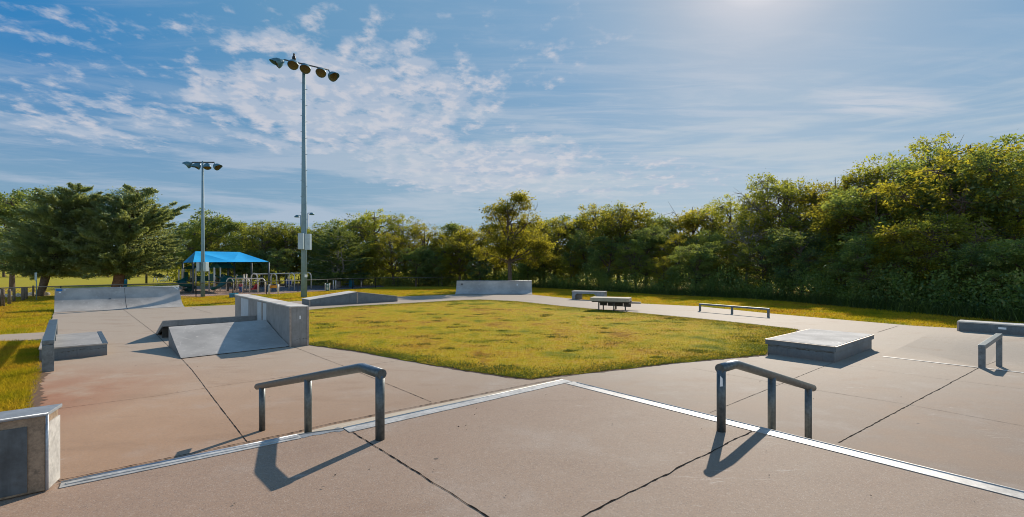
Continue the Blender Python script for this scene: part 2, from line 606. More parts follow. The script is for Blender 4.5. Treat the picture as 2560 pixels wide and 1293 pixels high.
def leaf_quads(g, c, axis, L, W):
    """kite shaped leaves: base, side, tip, side"""
    n = len(c)
    axis = unit(axis)
    r = g.normal(size=(n, 3))
    side = unit(np.cross(axis, r))
    bend = unit(np.cross(axis, side)) * (0.18 * L)[:, None] * g.uniform(-1, 1, (n, 1))
    b = c - axis * (L / 2)[:, None]
    tip = c + axis * (L / 2)[:, None]
    mid = c + bend
    s = side * (W / 2)[:, None]
    return np.stack([b, mid + s, tip, mid - s], 1).reshape(-1, 3)


# ------------------------------------------------------------------ the world and the sun
SUN_AZ = R(27.5)      # clockwise from the viewing direction
SUN_EL = R(30.5)
sun_dir = Vector((math.sin(SUN_AZ) * math.cos(SUN_EL), math.cos(SUN_AZ) * math.cos(SUN_EL), math.sin(SUN_EL)))


def build_world():
    w = bpy.data.worlds.new('World')
    S.world = w
    w.use_nodes = True
    t = NT(w.node_tree)
    for n in list(t.n):
        t.n.remove(n)
    out = t.node('ShaderNodeOutputWorld')
    bg = t.node('ShaderNodeBackground')
    sky = t.node('ShaderNodeTexSky', sky_type='NISHITA')
    sky.sun_disc = False
    sky.sun_elevation = SUN_EL
    sky.sun_rotation = SUN_AZ
    sky.altitude = 200
    sky.air_density = 1.0
    sky.dust_density = 1.0
    sky.ozone_density = 1.6
    d = t.node('ShaderNodeTexCoord').outputs['Generated']
    sep = t.node('ShaderNodeSeparateXYZ')
    t.l.new(d, sep.inputs[0])
    z = t.math('MAXIMUM', sep.outputs[2], 0.0)
    zi = t.math('ADD', z, 0.04)
    px = t.math('DIVIDE', sep.outputs[0], zi)
    py = t.math('DIVIDE', sep.outputs[1], zi)
    cp = t.node('ShaderNodeCombineXYZ')
    t.l.new(px, cp.inputs[0])
    t.l.new(py, cp.inputs[1])
    p = cp.outputs[0]
    base = t.node('ShaderNodeVectorMath', operation='SCALE')
    t.l.new(sky.outputs[0], base.inputs[0])
    base.inputs['Scale'].default_value = 1.0
    K = 0.1

    def lum(c):
        return tuple(x / K for x in c)
    sd = t.vmath('DOT_PRODUCT', d, tuple(sun_dir))
    away = t.ss(sd, 0.97, 0.52)
    # the clear part: deep blue away from the sun, pale around it and at the horizon
    lowf = t.ss(z, 0.38, 0.04)
    clear = t.vmath('MULTIPLY', t.ramp(sd, [(0.40, (0.022, 0.215, 0.515)), (0.68, (0.125, 0.31, 0.515)), (0.935, (0.19, 0.36, 0.555)),
                                        (0.975, (0.27, 0.405, 0.56)), (0.990, (0.345, 0.44, 0.56)), (0.996, (0.47, 0.52, 0.61)), (1.0, (0.80, 0.77, 0.82))]), (1 / K, 1 / K, 1 / K))
    horizon = t.mix(away, lum((0.37, 0.49, 0.59)), lum((0.23, 0.38, 0.52)))
    clear = t.mix(lowf, clear, horizon)
    col = t.mix(0.92, base.outputs[0], clear)
    # veil of high haze towards the sun
    glow2 = t.math('POWER', t.math('MAXIMUM', sd, 0.0), 2500.0)
    col = t.mix(glow2, col, lum((1.6, 1.5, 1.5)))
    zj = t.math('ADD', z, 0.16)
    cq = t.node('ShaderNodeCombineXYZ')
    t.l.new(t.math('DIVIDE', sep.outputs[0], zj), cq.inputs[0])
    t.l.new(t.math('DIVIDE', sep.outputs[1], zj), cq.inputs[1])
    pq = cq.outputs[0]

    def blob(cx, cy, rx, ry, rot=0.0):
        q = t.scale(t.vmath('SUBTRACT', p, (cx, cy, 0)), (1, 1, 1), rot=(0, 0, rot))
        q = t.vmath('MULTIPLY', q, (1 / rx, 1 / ry, 0))
        return t.ss(t.vmath('LENGTH', q), 1.25, 0.35)

    n0 = t.noise(p, 1.3, 4, 0.6)
    n1 = t.noise(t.scale(pq, (1, 0.9, 1), loc=(2.1, 0.7, 0)), 11.0, 8, 0.58, 0.1)
    nw = t.noise(pq, 3.6, 5, 0.6)
    # the broken altocumulus field left of the middle
    m1 = blob(-0.95, 2.75, 1.05, 1.25, R(-30))
    m1 = t.math('MAXIMUM', m1, blob(-0.30, 4.2, 1.25, 1.4, R(-35)))
    m1 = t.math('MAXIMUM', m1, t.math('MULTIPLY', blob(0.9, 4.6, 1.5, 1.3), 0.62))
    m1 = t.math('MAXIMUM', m1, t.math('MULTIPLY', blob(-2.4, 2.8, 1.1, 0.9), 0.58))
    m1 = t.math('MAXIMUM', m1, t.math('MULTIPLY', blob(-1.7, 2.0, 1.3, 0.6), 0.42))
    m1 = t.math('MAXIMUM', m1, t.math('MULTIPLY', blob(-0.1, 2.1, 0.9, 0.6), 0.42))
    lev = t.math('ADD', t.math('MULTIPLY', n1, 0.75), t.math('MULTIPLY', nw, 0.45))
    lev = t.math('ADD', lev, t.math('MULTIPLY', t.math('SUBTRACT', m1, 0.72), 0.34))
    c1 = t.ss(lev, 0.50, 0.69)
    c1 = t.math('MULTIPLY', c1, t.ss(m1, 0.05, 0.35))
    shade = t.ss(t.noise(t.scale(pq, (1, 0.9, 1), loc=(2.13, 0.66, 0)), 11.0, 6, 0.56, 0.1), 0.44, 0.62)
    ccol = t.mix(shade, lum((0.45, 0.52, 0.64)), lum((0.68, 0.66, 0.70)))
    col = t.mix(t.math('MULTIPLY', c1, 0.76), col, ccol)
    # fine cirrus to the right
    cir = t.noise(t.scale(p, (0.55, 2.4, 1), rot=(0, 0, R(-32))), 2.2, 8, 0.64, 0.5)
    m2 = t.math('MAXIMUM', blob(1.95, 2.55, 0.55, 0.22, R(-10)), t.math('MULTIPLY', blob(0.8, 3.6, 2.0, 1.8), 0.42))
    c2 = t.math('MULTIPLY', t.ss(t.math('ADD', cir, t.math('MULTIPLY', m2, 0.16)), 0.45, 0.74), t.math('ADD', t.math('MULTIPLY', m2, 0.8), 0.2))
    col = t.mix(t.math('MULTIPLY', c2, 0.66), col, lum((0.66, 0.67, 0.72)))
    # long flat bands low over the trees
    hb = t.noise(t.scale(d, (1.6, 1.6, 15), loc=(0.4, 0.1, 0)), 2.0, 7, 0.6, 0.3)
    hm = t.math('MULTIPLY', t.ss(z, 0.36, 0.17), t.ss(z, 0.02, 0.09))
    c3 = t.math('MULTIPLY', t.ss(hb, 0.42, 0.62), hm)
    bcol = t.mix(away, lum((0.56, 0.62, 0.67)), lum((0.47, 0.54, 0.65)))
    col = t.mix(t.math('MULTIPLY', c3, 0.62), col, bcol)
    # added fill light: bright band low in the unseen sky behind the viewer
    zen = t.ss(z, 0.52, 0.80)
    col = t.mix(t.math('MULTIPLY', zen, 0.8), col, lum((0.05, 0.17, 0.38)))  # overhead sky, out of view, darkened to deepen shade on level surfaces
    rear_fill = t.math('MULTIPLY', t.ss(sep.outputs[1], 0.12, -0.45), t.ss(z, 0.62, 0.22))
    rear_fill = t.math('MULTIPLY', rear_fill, t.math('ADD', 0.6, t.math('MULTIPLY', n0, 0.7)))
    col = t.mix(rear_fill, col, lum((0.88, 1.05, 1.17)))
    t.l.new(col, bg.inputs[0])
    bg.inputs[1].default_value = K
    t.l.new(bg.outputs[0], out.inputs[0])

    ld = bpy.data.lights.new('sun', 'SUN')
    ld.energy = 5.35
    ld.angle = R(0.6)
    ld.color = (1.0, 0.90, 0.76)
    lo = bpy.data.objects.new('sun', ld)
    C.objects.link(lo)
    lo.rotation_euler = (-sun_dir).to_track_quat('-Z', 'Y').to_euler()
    lo.location = (20, 40, 30)


build_world()

cd = bpy.data.cameras.new('camera')
cam = bpy.data.objects.new('camera', cd)
C.objects.link(cam)
cam.location = (0, 0, EYE)
cam.rotation_euler = (R(90), 0, 0)
cd.sensor_width = 36
cd.lens = 36 * F / 2560
cd.shift_y = (HY - 646.5) / 2560
cd.clip_start = 0.05
cd.clip_end = 3000
S.camera = cam
S.render.resolution_x, S.render.resolution_y = 1024, 517
S.view_settings.view_transform = 'Standard'
S.view_settings.look = 'None'
S.view_settings.exposure = 0
S.cycles.filter_width = 1.0
S.cycles.max_bounces = 10
S.cycles.diffuse_bounces = 7
S.cycles.transmission_bounces = 7

# ------------------------------------------------------------------ ground, slab, lawns
PAVED = [(60, 1075), (76, 1028), (82, 991), (103, 937), (106, 900), (108, 870), (118, 845), (131, 792), (135, 781)]
PAVED_BACK = [(150, 768), (440, 757), (462, 767.5), (591, 762), (727, 754), (860, 747), (992, 742), (1137, 736.5),
              (1331, 737), (1430, 747), (1600, 759), (1748, 766), (1926, 784), (2111, 800), (2274, 814), (2395, 821), (2560, 834), (2900, 866), (3500, 930)]
paved = [P(*q) for q in PAVED + PAVED_BACK]
paved += [Vector((22, 2, 0)), Vector((22, -10, 0)), Vector((-9, -10, 0)), Vector((-8.2, 5, 0))]
ISLAND = [(771, 776), (870, 767), (1020, 759), (1130, 752.5), (1200, 750), (1290, 754), (1420, 768), (1600, 784), (1800, 803), (1995, 825),
          (1985, 832), (1912, 888), (1700, 907), (1420, 938), (1330, 947.5), (1295, 946), (1180, 929), (1020, 902), (900, 880), (770, 862)]
island = [P(*q) for q in ISLAND]


def dip_cut(bm):
    """split the sheet where the shallow bank lies, then lower it"""
    for i in range(41):
        s = -0.4 + i * 0.25
        bmesh.ops.bisect_plane(bm, geom=bm.verts[:] + bm.edges[:] + bm.faces[:], plane_co=(S0 + SN * s).to_3d(), plane_no=SN.to_3d())
    for i in range(22):
        u = -0.8 + i * 0.9
        bmesh.ops.bisect_plane(bm, geom=bm.verts[:] + bm.edges[:] + bm.faces[:], plane_co=(S0 + SA * u).to_3d(), plane_no=SA.to_3d())
    for v in bm.verts:
        v.co.z += zf(v.co.x, v.co.y)


def poly_mesh(name, pts, mat, z=0.0, dip=False, thick=0.0):
    bm = bmesh.new()
    f = bm.faces.new([bm.verts.new((p.x, p.y, z)) for p in pts])
    f.normal_update()
    if f.normal.z < 0:
        f.normal_flip()
    bmesh.ops.triangulate(bm, faces=[f])
    if dip:
        dip_cut(bm)
    if thick:
        r = bmesh.ops.extrude_edge_only(bm, edges=[e for e in bm.edges if e.is_boundary])
        for v in r['geom']:
            if isinstance(v, bmesh.types.BMVert):
                v.co.z -= thick
    me = bpy.data.meshes.new(name)
    bm.to_mesh(me)
    bm.free()
    me.materials.append(mat)
    o = bpy.data.objects.new(name, me)
    C.objects.link(o)
    return o


def wobble(pts, amp, step, closed=True, seed=3):
    r = random.Random(seed)
    out = []
    n = len(pts)
    for i in range(n if closed else n - 1):
        a, b = pts[i], pts[(i + 1) % n]
        k = max(1, min(60, int((b - a).length / step)))
        d = (b - a)
        nn = Vector((-d.y, d.x, 0)).normalized()
        for j in range(k):
            out.append(a + d * (j / k) + nn * r.uniform(-amp, amp))
    return out


g = poly_mesh('ground', [Vector((-1500, -300, 0)), Vector((1500, -300, 0)), Vector((1500, 2500, 0)), Vector((-1500, 2500, 0))], M['turf'], -0.035, dip=True)
struct(g)
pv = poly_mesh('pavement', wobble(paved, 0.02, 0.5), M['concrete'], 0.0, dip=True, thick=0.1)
struct(pv)
isl = poly_mesh('lawn', wobble(island, 0.05, 0.25), M['turf'], 0.022, thick=0.06)
struct(isl)
M['soil'] = mat_plain('soil', (0.15, 0.085, 0.05), 0.95, 0, 0.4, 20, 0.4)
path_pts = [P(-260, 838), P(0, 836), P(112, 830), P(106, 848), P(0, 852), P(-260, 856)]
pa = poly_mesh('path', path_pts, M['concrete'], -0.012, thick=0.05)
struct(pa)

# raised slab with its two banks
nL, nR = DL.copy(), DR.copy()
pL, pR = 4.66, 4.93
den = nL.x * nR.y - nL.y * nR.x
CORN = Vector(((pL * nR.y - nL.y * pR) / den, (nL.x * pR - pL * nR.x) / den, PLAT))
tL, tR = -nR, -nL                     # along each edge, away from the corner
runL, runR = 2.67, 1.9
LEN_L, LEN_R = 5.9, 13.0
CORN = Vector((0.735, 6.76, PLAT))
EL = [CORN, P(858, 1071, PLAT), P(745, 1087, PLAT), P(146, 1208, PLAT)]
EL.append(EL[-1] + (EL[-1] - EL[-2]).normalized() * 2.2)
Rt = CORN + tR * LEN_R
BK = EL[-1] + tR * LEN_R
mb = MB()
mb.add(EL + [BK, Rt], [tuple(range(len(EL) + 2))])
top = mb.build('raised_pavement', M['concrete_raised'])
struct(top)
FT = [P(1404, 946), P(830, 1060), P(720, 1086), P(146, 1203.5)]
FT.append(FT[-1] + (FT[-1] - FT[-2]).normalized() * 2.2)
rc = CORN + nR * 1.9
rc.z = -0.02
rr_ = Rt + nR * 1.9
rr_.z = -0.02
mb = MB()
low = [Vector((q.x, q.y, -0.02)) for q in FT]
mb.add(EL + low, [(k_, k_ + 1, len(EL) + k_ + 1, len(EL) + k_) for k_ in range(len(EL) - 1)])
mb.add([CORN, Rt, rr_, rc], [(0, 1, 2, 3)])
mb.add([CORN, rc, low[0]], [(0, 1, 2)])
mb.add([EL[-1], low[-1], Vector((BK.x, BK.y, -0.02)), BK], [(0, 1, 2, 3)])
bk = mb.build('bank', M['bank'])
struct(bk)


def ribbon(name, pts, w, mat, jag=0.0, z=0.004, seed=1, step=0.045):
    """thin strip lying on the surface"""
    r = random.Random(seed)
    q = []
    for i in range(len(pts) - 1):
        n = max(1, int((pts[i + 1] - pts[i]).length / step))
        q += [pts[i].lerp(pts[i + 1], j / n) for j in range(n)]
    q.append(pts[-1])
    mb = MB()
    vs = []
    drift = 0
    for i, p in enumerate(q):
        d = (q[min(i + 1, len(q) - 1)] - q[max(i - 1, 0)])
        nn = Vector((-d.y, d.x, 0)).normalized()
        drift = drift * 0.8 + r.uniform(-jag, jag) * 0.5
        hw = w / 2 * ((0.75 + 1.3 * r.random() ** 3) if jag else 1)
        vs += [p + nn * (drift + hw) + UP * z, p + nn * (drift - hw) + UP * z]
    fs = [(2 * i, 2 * i + 1, 2 * i + 3, 2 * i + 2) for i in range(len(q) - 1)]
    mb.add(vs, fs)
    o = mb.build(name, mat, fix=False)
    for pl in o.data.polygons:
        pass
    return o


joints = [
    ([P(1420, 1418, PLAT), P(1220, 1293, PLAT), P(872, 1076, PLAT)], 0.0075, 0.0077),
    ([P(1250, 1397, PLAT), P(1455, 1293, PLAT), P(1878, 1079, PLAT)], 0.0089, 0.0128),
    ([PF(1775, 1032), PF(2080, 908)], 0.0075, 0.0038), ([PF(2194, 831), PF(2246, 815)], 0.0170, 0.0064),
    ([PF(2096, 1107), PF(2445, 921), PF(2505, 898), PF(2560, 847), PF(2575, 835)], 0.0120, 0.0096),
    ([PF(1730, 921), PF(1900, 951), PF(2048, 977), PF(2270, 1012), PF(2560, 1066), PF(2700, 1092)], 0.0055, 0.0026),
    ([PF(2096, 912), PF(2341, 946), PF(2560, 973), PF(2700, 990)], 0.0048, 0.0019),
    ([PF(309, 774), PF(388, 834), PF(449, 892), PF(480, 925), PF(550, 1018), PF(618, 1106)], 0.0089, 0.0026),
    ([PF(735, 868), PF(870, 920), PF(1080, 1006)], 0.0082, 0.0026),
    ([PF(136, 1024), PF(264, 1007), PF(388, 991), PF(480, 976), PF(560, 964), PF(760, 936), PF(995, 902)], 0.0068, 0.0032),
    ([PF(476, 769), PF(530, 784)], 0.0102, 0.0032),
]
for i, (pts, w, j) in enumerate(joints):
    struct(ribbon('expansion_joint', pts, w, M['joint'], j, seed=i + 5))
sl_ = wobble([Vector((q.x, q.y, 0)) for q in island], 0.02, 0.4, seed=8)
struct(ribbon('soil_edge', sl_ + [sl_[0]], 0.10, M['soil'], 0.03, 0.007, seed=44, step=0.08))
lf_ = [PF(q[0] + 3, q[1]) for q in PAVED[:6]]
struct(ribbon('soil_edge', lf_, 0.16, M['soil'], 0.05, 0.006, seed=45, step=0.06))
# the dark seam along the foot of the left bank
struct(ribbon('expansion_joint', [Vector((q.x, q.y, 0)) for q in FT], 0.016, M['joint'], 0.006, 0.012, seed=33))


def edge_strip(a, b, inward, label, group='white steel edge strips of the slab', wd=0.16):
    a, b = Vector(a), Vector(b)
    o = thing('edge_strip', label, 'steel strip', (a + b) / 2, group)
    m = MB()
    d = b - a
    m.prism([a + UP * 0.002, a + UP * 0.006, a + inward * wd + UP * 0.006, a + inward * wd + UP * 0.002], d)
    m.build('strip_plate', M['white_steel'], o)
    m = MB()
    m.tube([a.lerp(b, 0.008) + inward * 0.012 + UP * 0.002, b + inward * 0.012 + UP * 0.002], 0.013, 8)
    m.build('strip_nosing', M['white_steel'], o)
    return o


def eln(i):
    d = EL[i + 1] - EL[i]
    return Vector((-d.y, d.x, 0)).normalized()      # into the slab


edge_strip(EL[0].lerp(EL[1], 0.004), EL[1], eln(0), 'white steel edge strip running left from the slab corner')
ws = edge_strip(EL[2].lerp(EL[3], 0.0), EL[3].lerp(EL[2], 0.01), eln(2), 'worn steel edge strip between the left rail and the corner wall box', wd=0.125)
struct(ribbon('broken_edge', [EL[2] + eln(1) * 0.05, EL[1] + eln(1) * 0.035], 0.09, M['ledge'], 0.012, 0.003, seed=51))
struct(ribbon('broken_edge', [EL[2] + eln(1) * 0.012, EL[1] + eln(1) * 0.012], 0.03, M['panel_dark'], 0.008, 0.005, seed=52))  # flat dark strip painted as the shaded recess of the gap
ws.children[0].data.materials[0] = M['steel_lip']
m = MB()
a, b, w_ = EL[2].lerp(EL[3], 0.01), EL[3].lerp(EL[2], 0.03), eln(2)
m.prism([a + w_ * 0.05 + UP * 0.006, a + w_ * 0.05 + UP * 0.012, a + w_ * 0.085 + UP * 0.012, a + w_ * 0.085 + UP * 0.006], b - a)
m.build('strip_ridge', M['white_steel'], ws)
edge_strip(CORN + tR * 0.175, CORN + tR * 9.5, -nR, 'long white steel edge strip running right along the raised slab')
m = MB()
a, b = S0.to_3d() + SA.to_3d() * 0.15, S0.to_3d() + SA.to_3d() * 14
m.prism([a + UP * 0.003, a + UP * 0.008, a - SN.to_3d() * 0.085 + UP * 0.008, a - SN.to_3d() * 0.085 + UP * 0.003], b - a)
o = m.build('edge_strip', M['white_steel'], origin=(a + b) / 2)
tag(o, 'thin white steel edge strip from the wide low box to the square rail', 'steel strip')
# ------------------------------------------------------------------ grind rails (round pipe, kinked)
def kinked_rail(base, d, spans, bend, slope, ends, htop, r, label, bases):
    """spans = distance of each post from the first, bases = z of each post foot"""
    o = thing('grind_rail', label, 'grind rail', base)
    rail_z = base.z + htop - r

    def rp(s):
        z = rail_z if s < bend else rail_z - slope * (s - bend)
        return base + d * s + UP * (z - base.z)
    m = MB()
    m.tube([rp(-ends[0]), rp(bend - 0.03), rp(bend + 0.03), rp(spans[-1] + ends[1])], r, 16)
    m.build('pipe', M['galv'], o)
    for s, zb in zip(spans, bases):
        q = base + d * s
        m = MB()
        m.tube([Vector((q.x, q.y, zb - 0.02)), Vector((q.x, q.y, rp(s).z - r * 0.4))], r * 0.92, 16)
        m.build('post', M['galv'], o)
    return o


b1 = P(1803, 1078, PLAT)
rail_r = kinked_rail(b1, DR, [0, 1.19, 2.33], 0.30, 0.275, (0.035, 0.16), 0.655, 0.045,
                     'round galvanised kinked rail running down off the right slab edge', [PLAT, PLAT - 0.35, 0.07])
m = MB()
vv = Vector((-b1.x, -b1.y, 0)).normalized()
sd_ = vv.cross(UP).normalized()
q = b1 + vv * 0.0435 + UP * 0.49
m.add([q + sd_ * 0.012 + UP * -0.05, q - sd_ * 0.014 + UP * -0.045, q - sd_ * 0.012 + UP * 0.03, q + sd_ * 0.008 + UP * 0.055], [(0, 1, 2, 3)])
m.build('sticker', M['sticker'], rail_r.children[1])
dl2 = Vector((-0.686, 0.728, 0)).normalized()
b2 = P(950, 1099, PLAT)
rail_l = kinked_rail(b2, dl2, [0, 1.76, 3.54], 0.36, 0.238, (0.04, 0.22), 0.655, 0.046,
                     'round galvanised kinked rail descending over the left slab edge', [PLAT, 0.42, 0.0])


# ------------------------------------------------------------------ skate furniture
def arc(h, b, n=14):
    R_ = (h * h + b * b) / (2 * h)
    th = math.asin(min(1, b / R_))
    return [(R_ * math.sin(th * i / n), R_ * (1 - math.cos(th * i / n))) for i in range(n + 1)]


def quarter_pipe(a, b, back, h, depth, deck, label, stickers=()):
    a, b, back = Vector(a), Vector(b), Vector(back).normalized()
    o = thing('quarter_pipe', label, 'quarter pipe', (a + b) / 2)
    w = b - a
    pr = arc(h, depth)
    m = MB()
    n = len(pr)
    t = 0.012
    vs = []
    for q in (a, b):
        vs += [q + back * s + UP * (z + t) for s, z in pr]
    m.add(vs, [(i, i + 1, n + i + 1, n + i) for i in range(n - 1)], True)
    m.build('riding_surface', M['sheet'], o, fix=False)
    # closed body under the sheet: two side panels, back panel, deck
    for nm, q, off in (('side_panel', a, w.normalized() * 0.02), ('side_panel', b, -w.normalized() * 0.02)):
        poly = [q + back * s + UP * (z - 0.005) for s, z in pr] + [q + back * (depth + deck) + UP * (h - 0.005), q + back * (depth + deck) + UP * 0]
        m = MB()
        m.prism(poly, off)
        m.build(nm, M['panel'], o)
    m = MB()
    m.prism([a + back * depth + UP * h, a + back * (depth + deck) + UP * h, a + back * (depth + deck) + UP * (h - 0.04), a + back * depth + UP * (h - 0.04)], w)
    m.build('deck', M['sheet_white'], o)
    m = MB()
    q = back * (depth + deck - 0.01)
    m.obox((a + b) / 2 + q + UP * (h - 0.04) / 2, w / 2 * 0.995, back * 0.01, UP * (h - 0.045) / 2)
    m.build('back_panel', M['panel'], o)
    m = MB()
    m.tube([a + back * depth + UP * (h + 0.012), b + back * depth + UP * (h + 0.012)], 0.028, 10)
    m.build('coping', M['steel_lip'], o)
    return o, a, w, back, pr


qa, qb = P(135, 781.3), P(462, 767.5)
qp, qa, qw, qback, qpr = quarter_pipe(qa, qb, (-0.68, 0.733, 0), 1.14, 1.9, 0.9, 'pale grey quarter pipe at the left in front of the junipers')


def qp_at(u, s, lift=0.02):
    """point on the curved sheet: u across 0..1, s along the profile 0..1"""
    k = s * (len(qpr) - 1)
    i = min(len(qpr) - 2, int(k))
    f = k - i
    d = qpr[i][0] * (1 - f) + qpr[i + 1][0] * f
    z = qpr[i][1] * (1 - f) + qpr[i + 1][1] * f
    return qa + qw * u + qback * d + UP * (z + lift)


m = MB()
for i in range(12):
    s0, s1 = i / 12, (i + 1) / 12
    m.add([qp_at(0.53, s0, 0.016), qp_at(0.5328, s0, 0.016), qp_at(0.5328, s1, 0.016), qp_at(0.53, s1, 0.016)], [(0, 1, 2, 3)])
m.build('sheet_seam', M['joint'], qp, fix=False)
for (u0, u1, s0, s1, mat) in [(0.01, 0.055, 0.93, 0.985, 'sticker_blue'), (0.03, 0.045, 0.88, 0.91, 'sticker'), (0.065, 0.08, 0.95, 0.97, 'sticker'),
                              (0.955, 0.97, 0.955, 0.975, 'sticker'), (0.975, 0.985, 0.9, 0.93, 'sticker'), (0.985, 0.993, 0.94, 0.98, 'sticker'), (0.965, 0.975, 0.92, 0.94, 'sticker'), (0.4, 0.42, 0.64, 0.68, 'panel_dark')]:
    m = MB()
    m.add([qp_at(u0, s0), qp_at(u1, s0), qp_at(u1, s1), qp_at(u0, s1)], [(0, 1, 2, 3)])
    m.build('sticker', M[mat], qp, fix=False)

fa, fb = P(1137, 736.5), P(1331, 736.8)
fq, fqa, fqw, fqb, fpr = quarter_pipe(fa, fb, (0.0, 1, 0), 1.09, 1.35, 0.9, 'blue grey quarter pipe at the far end of the lawn under the lone tree')
for u0, u1, z0, z1, mat in [(0.06, 0.085, 0.75, 0.86, 'table_dark'), (0.80, 0.813, 0.70, 0.80, 'sticker')]:
    m = MB()

    def fp(u, z):
        for (s_a, z_a), (s_b, z_b) in zip(fpr, fpr[1:]):
            if z_a <= z <= z_b:
                s = s_a + (s_b - s_a) * (z - z_a) / (z_b - z_a)
        return fqa + fqw * u + fqb * (s - 0.02) + UP * (z + 0.016)
    m.add([fp(u0, z0), fp(u1, z0), fp(u1, z1), fp(u0, z1)], [(0, 1, 2, 3)])
    m.build('sticker', M[mat], fq, fix=False)

# --- wall box with two bank ramps
wf, wr = P(726, 867.5), P(769, 864)
wdir = DL
wthick = (wr - wf)
wlen, wh = 7.75, 1.2
o = thing('wall_box', 'tall narrow grey wall box standing over the two bank ramps', 'skate box', wf)
m = MB()
wb = wf + wdir * wlen
c0 = (wf + wr) / 2 + wdir * (wlen / 2)
m.obox(c0 + UP * (wh - 0.03) / 2, wdir * wlen / 2, wthick / 2, UP * (wh - 0.03) / 2)
m.build('body', M['panel_pale'], o, bevel=0.008)
m = MB()
m.obox(c0 + UP * (wh - 0.0125), wdir * (wlen / 2 + 0.02), wthick / 2 + wthick.normalized() * 0.02, UP * 0.0175)
m.build('top_sheet', M['sheet_white'], o, bevel=0.005)
tn = wthick.normalized()
for q in (wf - tn * 0.004 - wdir * 0.004, wr + tn * 0.004 - wdir * 0.004):
    m = MB()
    m.obox(q + UP * 0.583, tn * 0.025, wdir * 0.025, UP * 0.58)
    m.build('corner_trim', M['trim'], o)
m = MB()
m.obox(wf + wdir * 3.28 - tn * 0.004 + UP * 0.585, wdir * 0.02, tn * 0.01, UP * 0.57)
m.build('corner_trim', M['trim'], o)
for s0, s1, z0, z1 in [(5.35, 6.6, 0.32, 1.12), (3.38, 3.95, 0.2, 1.12), (2.72, 3.18, 0.2, 1.12)]:
    m = MB()
    m.obox(wf + wdir * (s0 + s1) / 2 - tn * 0.003 + UP * (z0 + z1) / 2, wdir * (s1 - s0) / 2, tn * 0.002, UP * (z1 - z0) / 2)
    m.build('paint_patch', M['patch'], o)
m = MB()
m.obox(wf + wthick * 0.56 - wdir * 0.003 + UP * 0.86, tn * 0.018, wdir * 0.002, UP * 0.05)
m.build('sticker', M['sticker'], o)
def scuff(m, a, b, out, w, seed):
    r = random.Random(seed)
    n = 36
    vs = []
    dz = 0
    for i in range(n + 1):
        dz = dz * 0.7 + r.uniform(-0.012, 0.012)
        hw = w * (0.08 + (r.random() ** 2))
        p = a.lerp(b, i / n) + out * 0.003
        vs += [p + UP * (dz - hw), p + UP * (dz + hw)]
    m.add(vs, [(2 * i, 2 * i + 2, 2 * i + 3, 2 * i + 1) for i in range(n)])


m = MB()
scuff(m, wf + wthick * 0.22 + UP * 0.2, wf + wthick * 0.95 + UP * 0.21, -wdir, 0.011, 3)
m.build('scuff_mark', M['table_dark'], o)

# ramp one: low edge towards the camera, curved sheet
lo_l, lo_r = P(452.5, 897.5), P(726, 867)
rdir = (lo_r - lo_l)
rb = Vector((-0.662, 0.75, 0)).normalized()
rh, rl = 0.565, 2.56
o = thing('bank_ramp', 'curved bank ramp with pale grey sheet, nearest the camera beside the wall box', 'bank ramp', lo_l)
pr = [(rl * i / 10, 0.008 + rh * (0.78 * i / 10 + 0.22 * (i / 10) ** 2)) for i in range(11)]
rdir = rdir - tn * 0.012
m = MB()
vs = []
for q in (lo_l, lo_l + rdir):
    vs += [q + rb * s + UP * (z + 0.012) for s, z in pr]
m.add(vs, [(i, i + 1, 12 + i, 11 + i) for i in range(10)], True)
m.build('riding_surface', M['sheet'], o, fix=False)
for q, off in ((lo_l, rdir.normalized() * 0.03), (lo_l + rdir, -rdir.normalized() * 0.03)):
    m = MB()
    m.prism([q + rb * s + UP * z for s, z in pr] + [q + rb * rl], off)
    m.build('side_panel', M['panel'], o)
m = MB()
m.obox(lo_l + rdir / 2 + rb * (rl - 0.015) + UP * (rh / 2 - 0.005), rdir / 2 * 0.98, rb * 0.012, UP * (rh / 2 - 0.01))
m.build('back_panel', M['panel'], o)

# ramp two: high edge faces the camera, hollow under it
hi_l = Vector((-11.34, 15.58, 0))
w2 = DR * 3.05
b2d = Vector((-0.668, 0.744, 0)).normalized()
h2, l2 = 0.62, 2.0
o = thing('bank_ramp', 'hollow bank ramp behind the first one, its open high end facing the camera', 'bank ramp', hi_l)
m = MB()
m.prism([hi_l + UP * h2, hi_l + b2d * l2 + UP * 0.01, hi_l + b2d * (l2 - 0.12), hi_l + UP * (h2 - 0.03)], w2)
m.build('riding_surface', M['sheet'], o)
m = MB()
m.obox(hi_l + w2 / 2 + UP * (h2 - 0.105) - b2d * 0.012, w2 / 2, b2d * 0.012, UP * 0.085)
m.build('fascia', M['panel_pale'], o)
for q, off in ((hi_l, DR * 0.05), (hi_l + w2, -DR * 0.05)):
    m = MB()
    m.prism([q + UP * (h2 - 0.032) + b2d * 0.0, q + b2d * (l2 - 0.13) + UP * 0.005, q + b2d * (l2 - 0.42), q + b2d * 0.12 + UP * (h2 - 0.19), q + UP * (h2 - 0.19)], off)
    m.build('side_rail', M['panel_pale'], o)
m = MB()
m.obox(hi_l + w2 / 2 + b2d * 0.55 + UP * 0.2, w2 / 2 * 0.97, b2d * 0.02, UP * 0.2)
m.build('shade_panel', M['hollow'], o)  # dark sheet stands in for the shade inside the open ramp

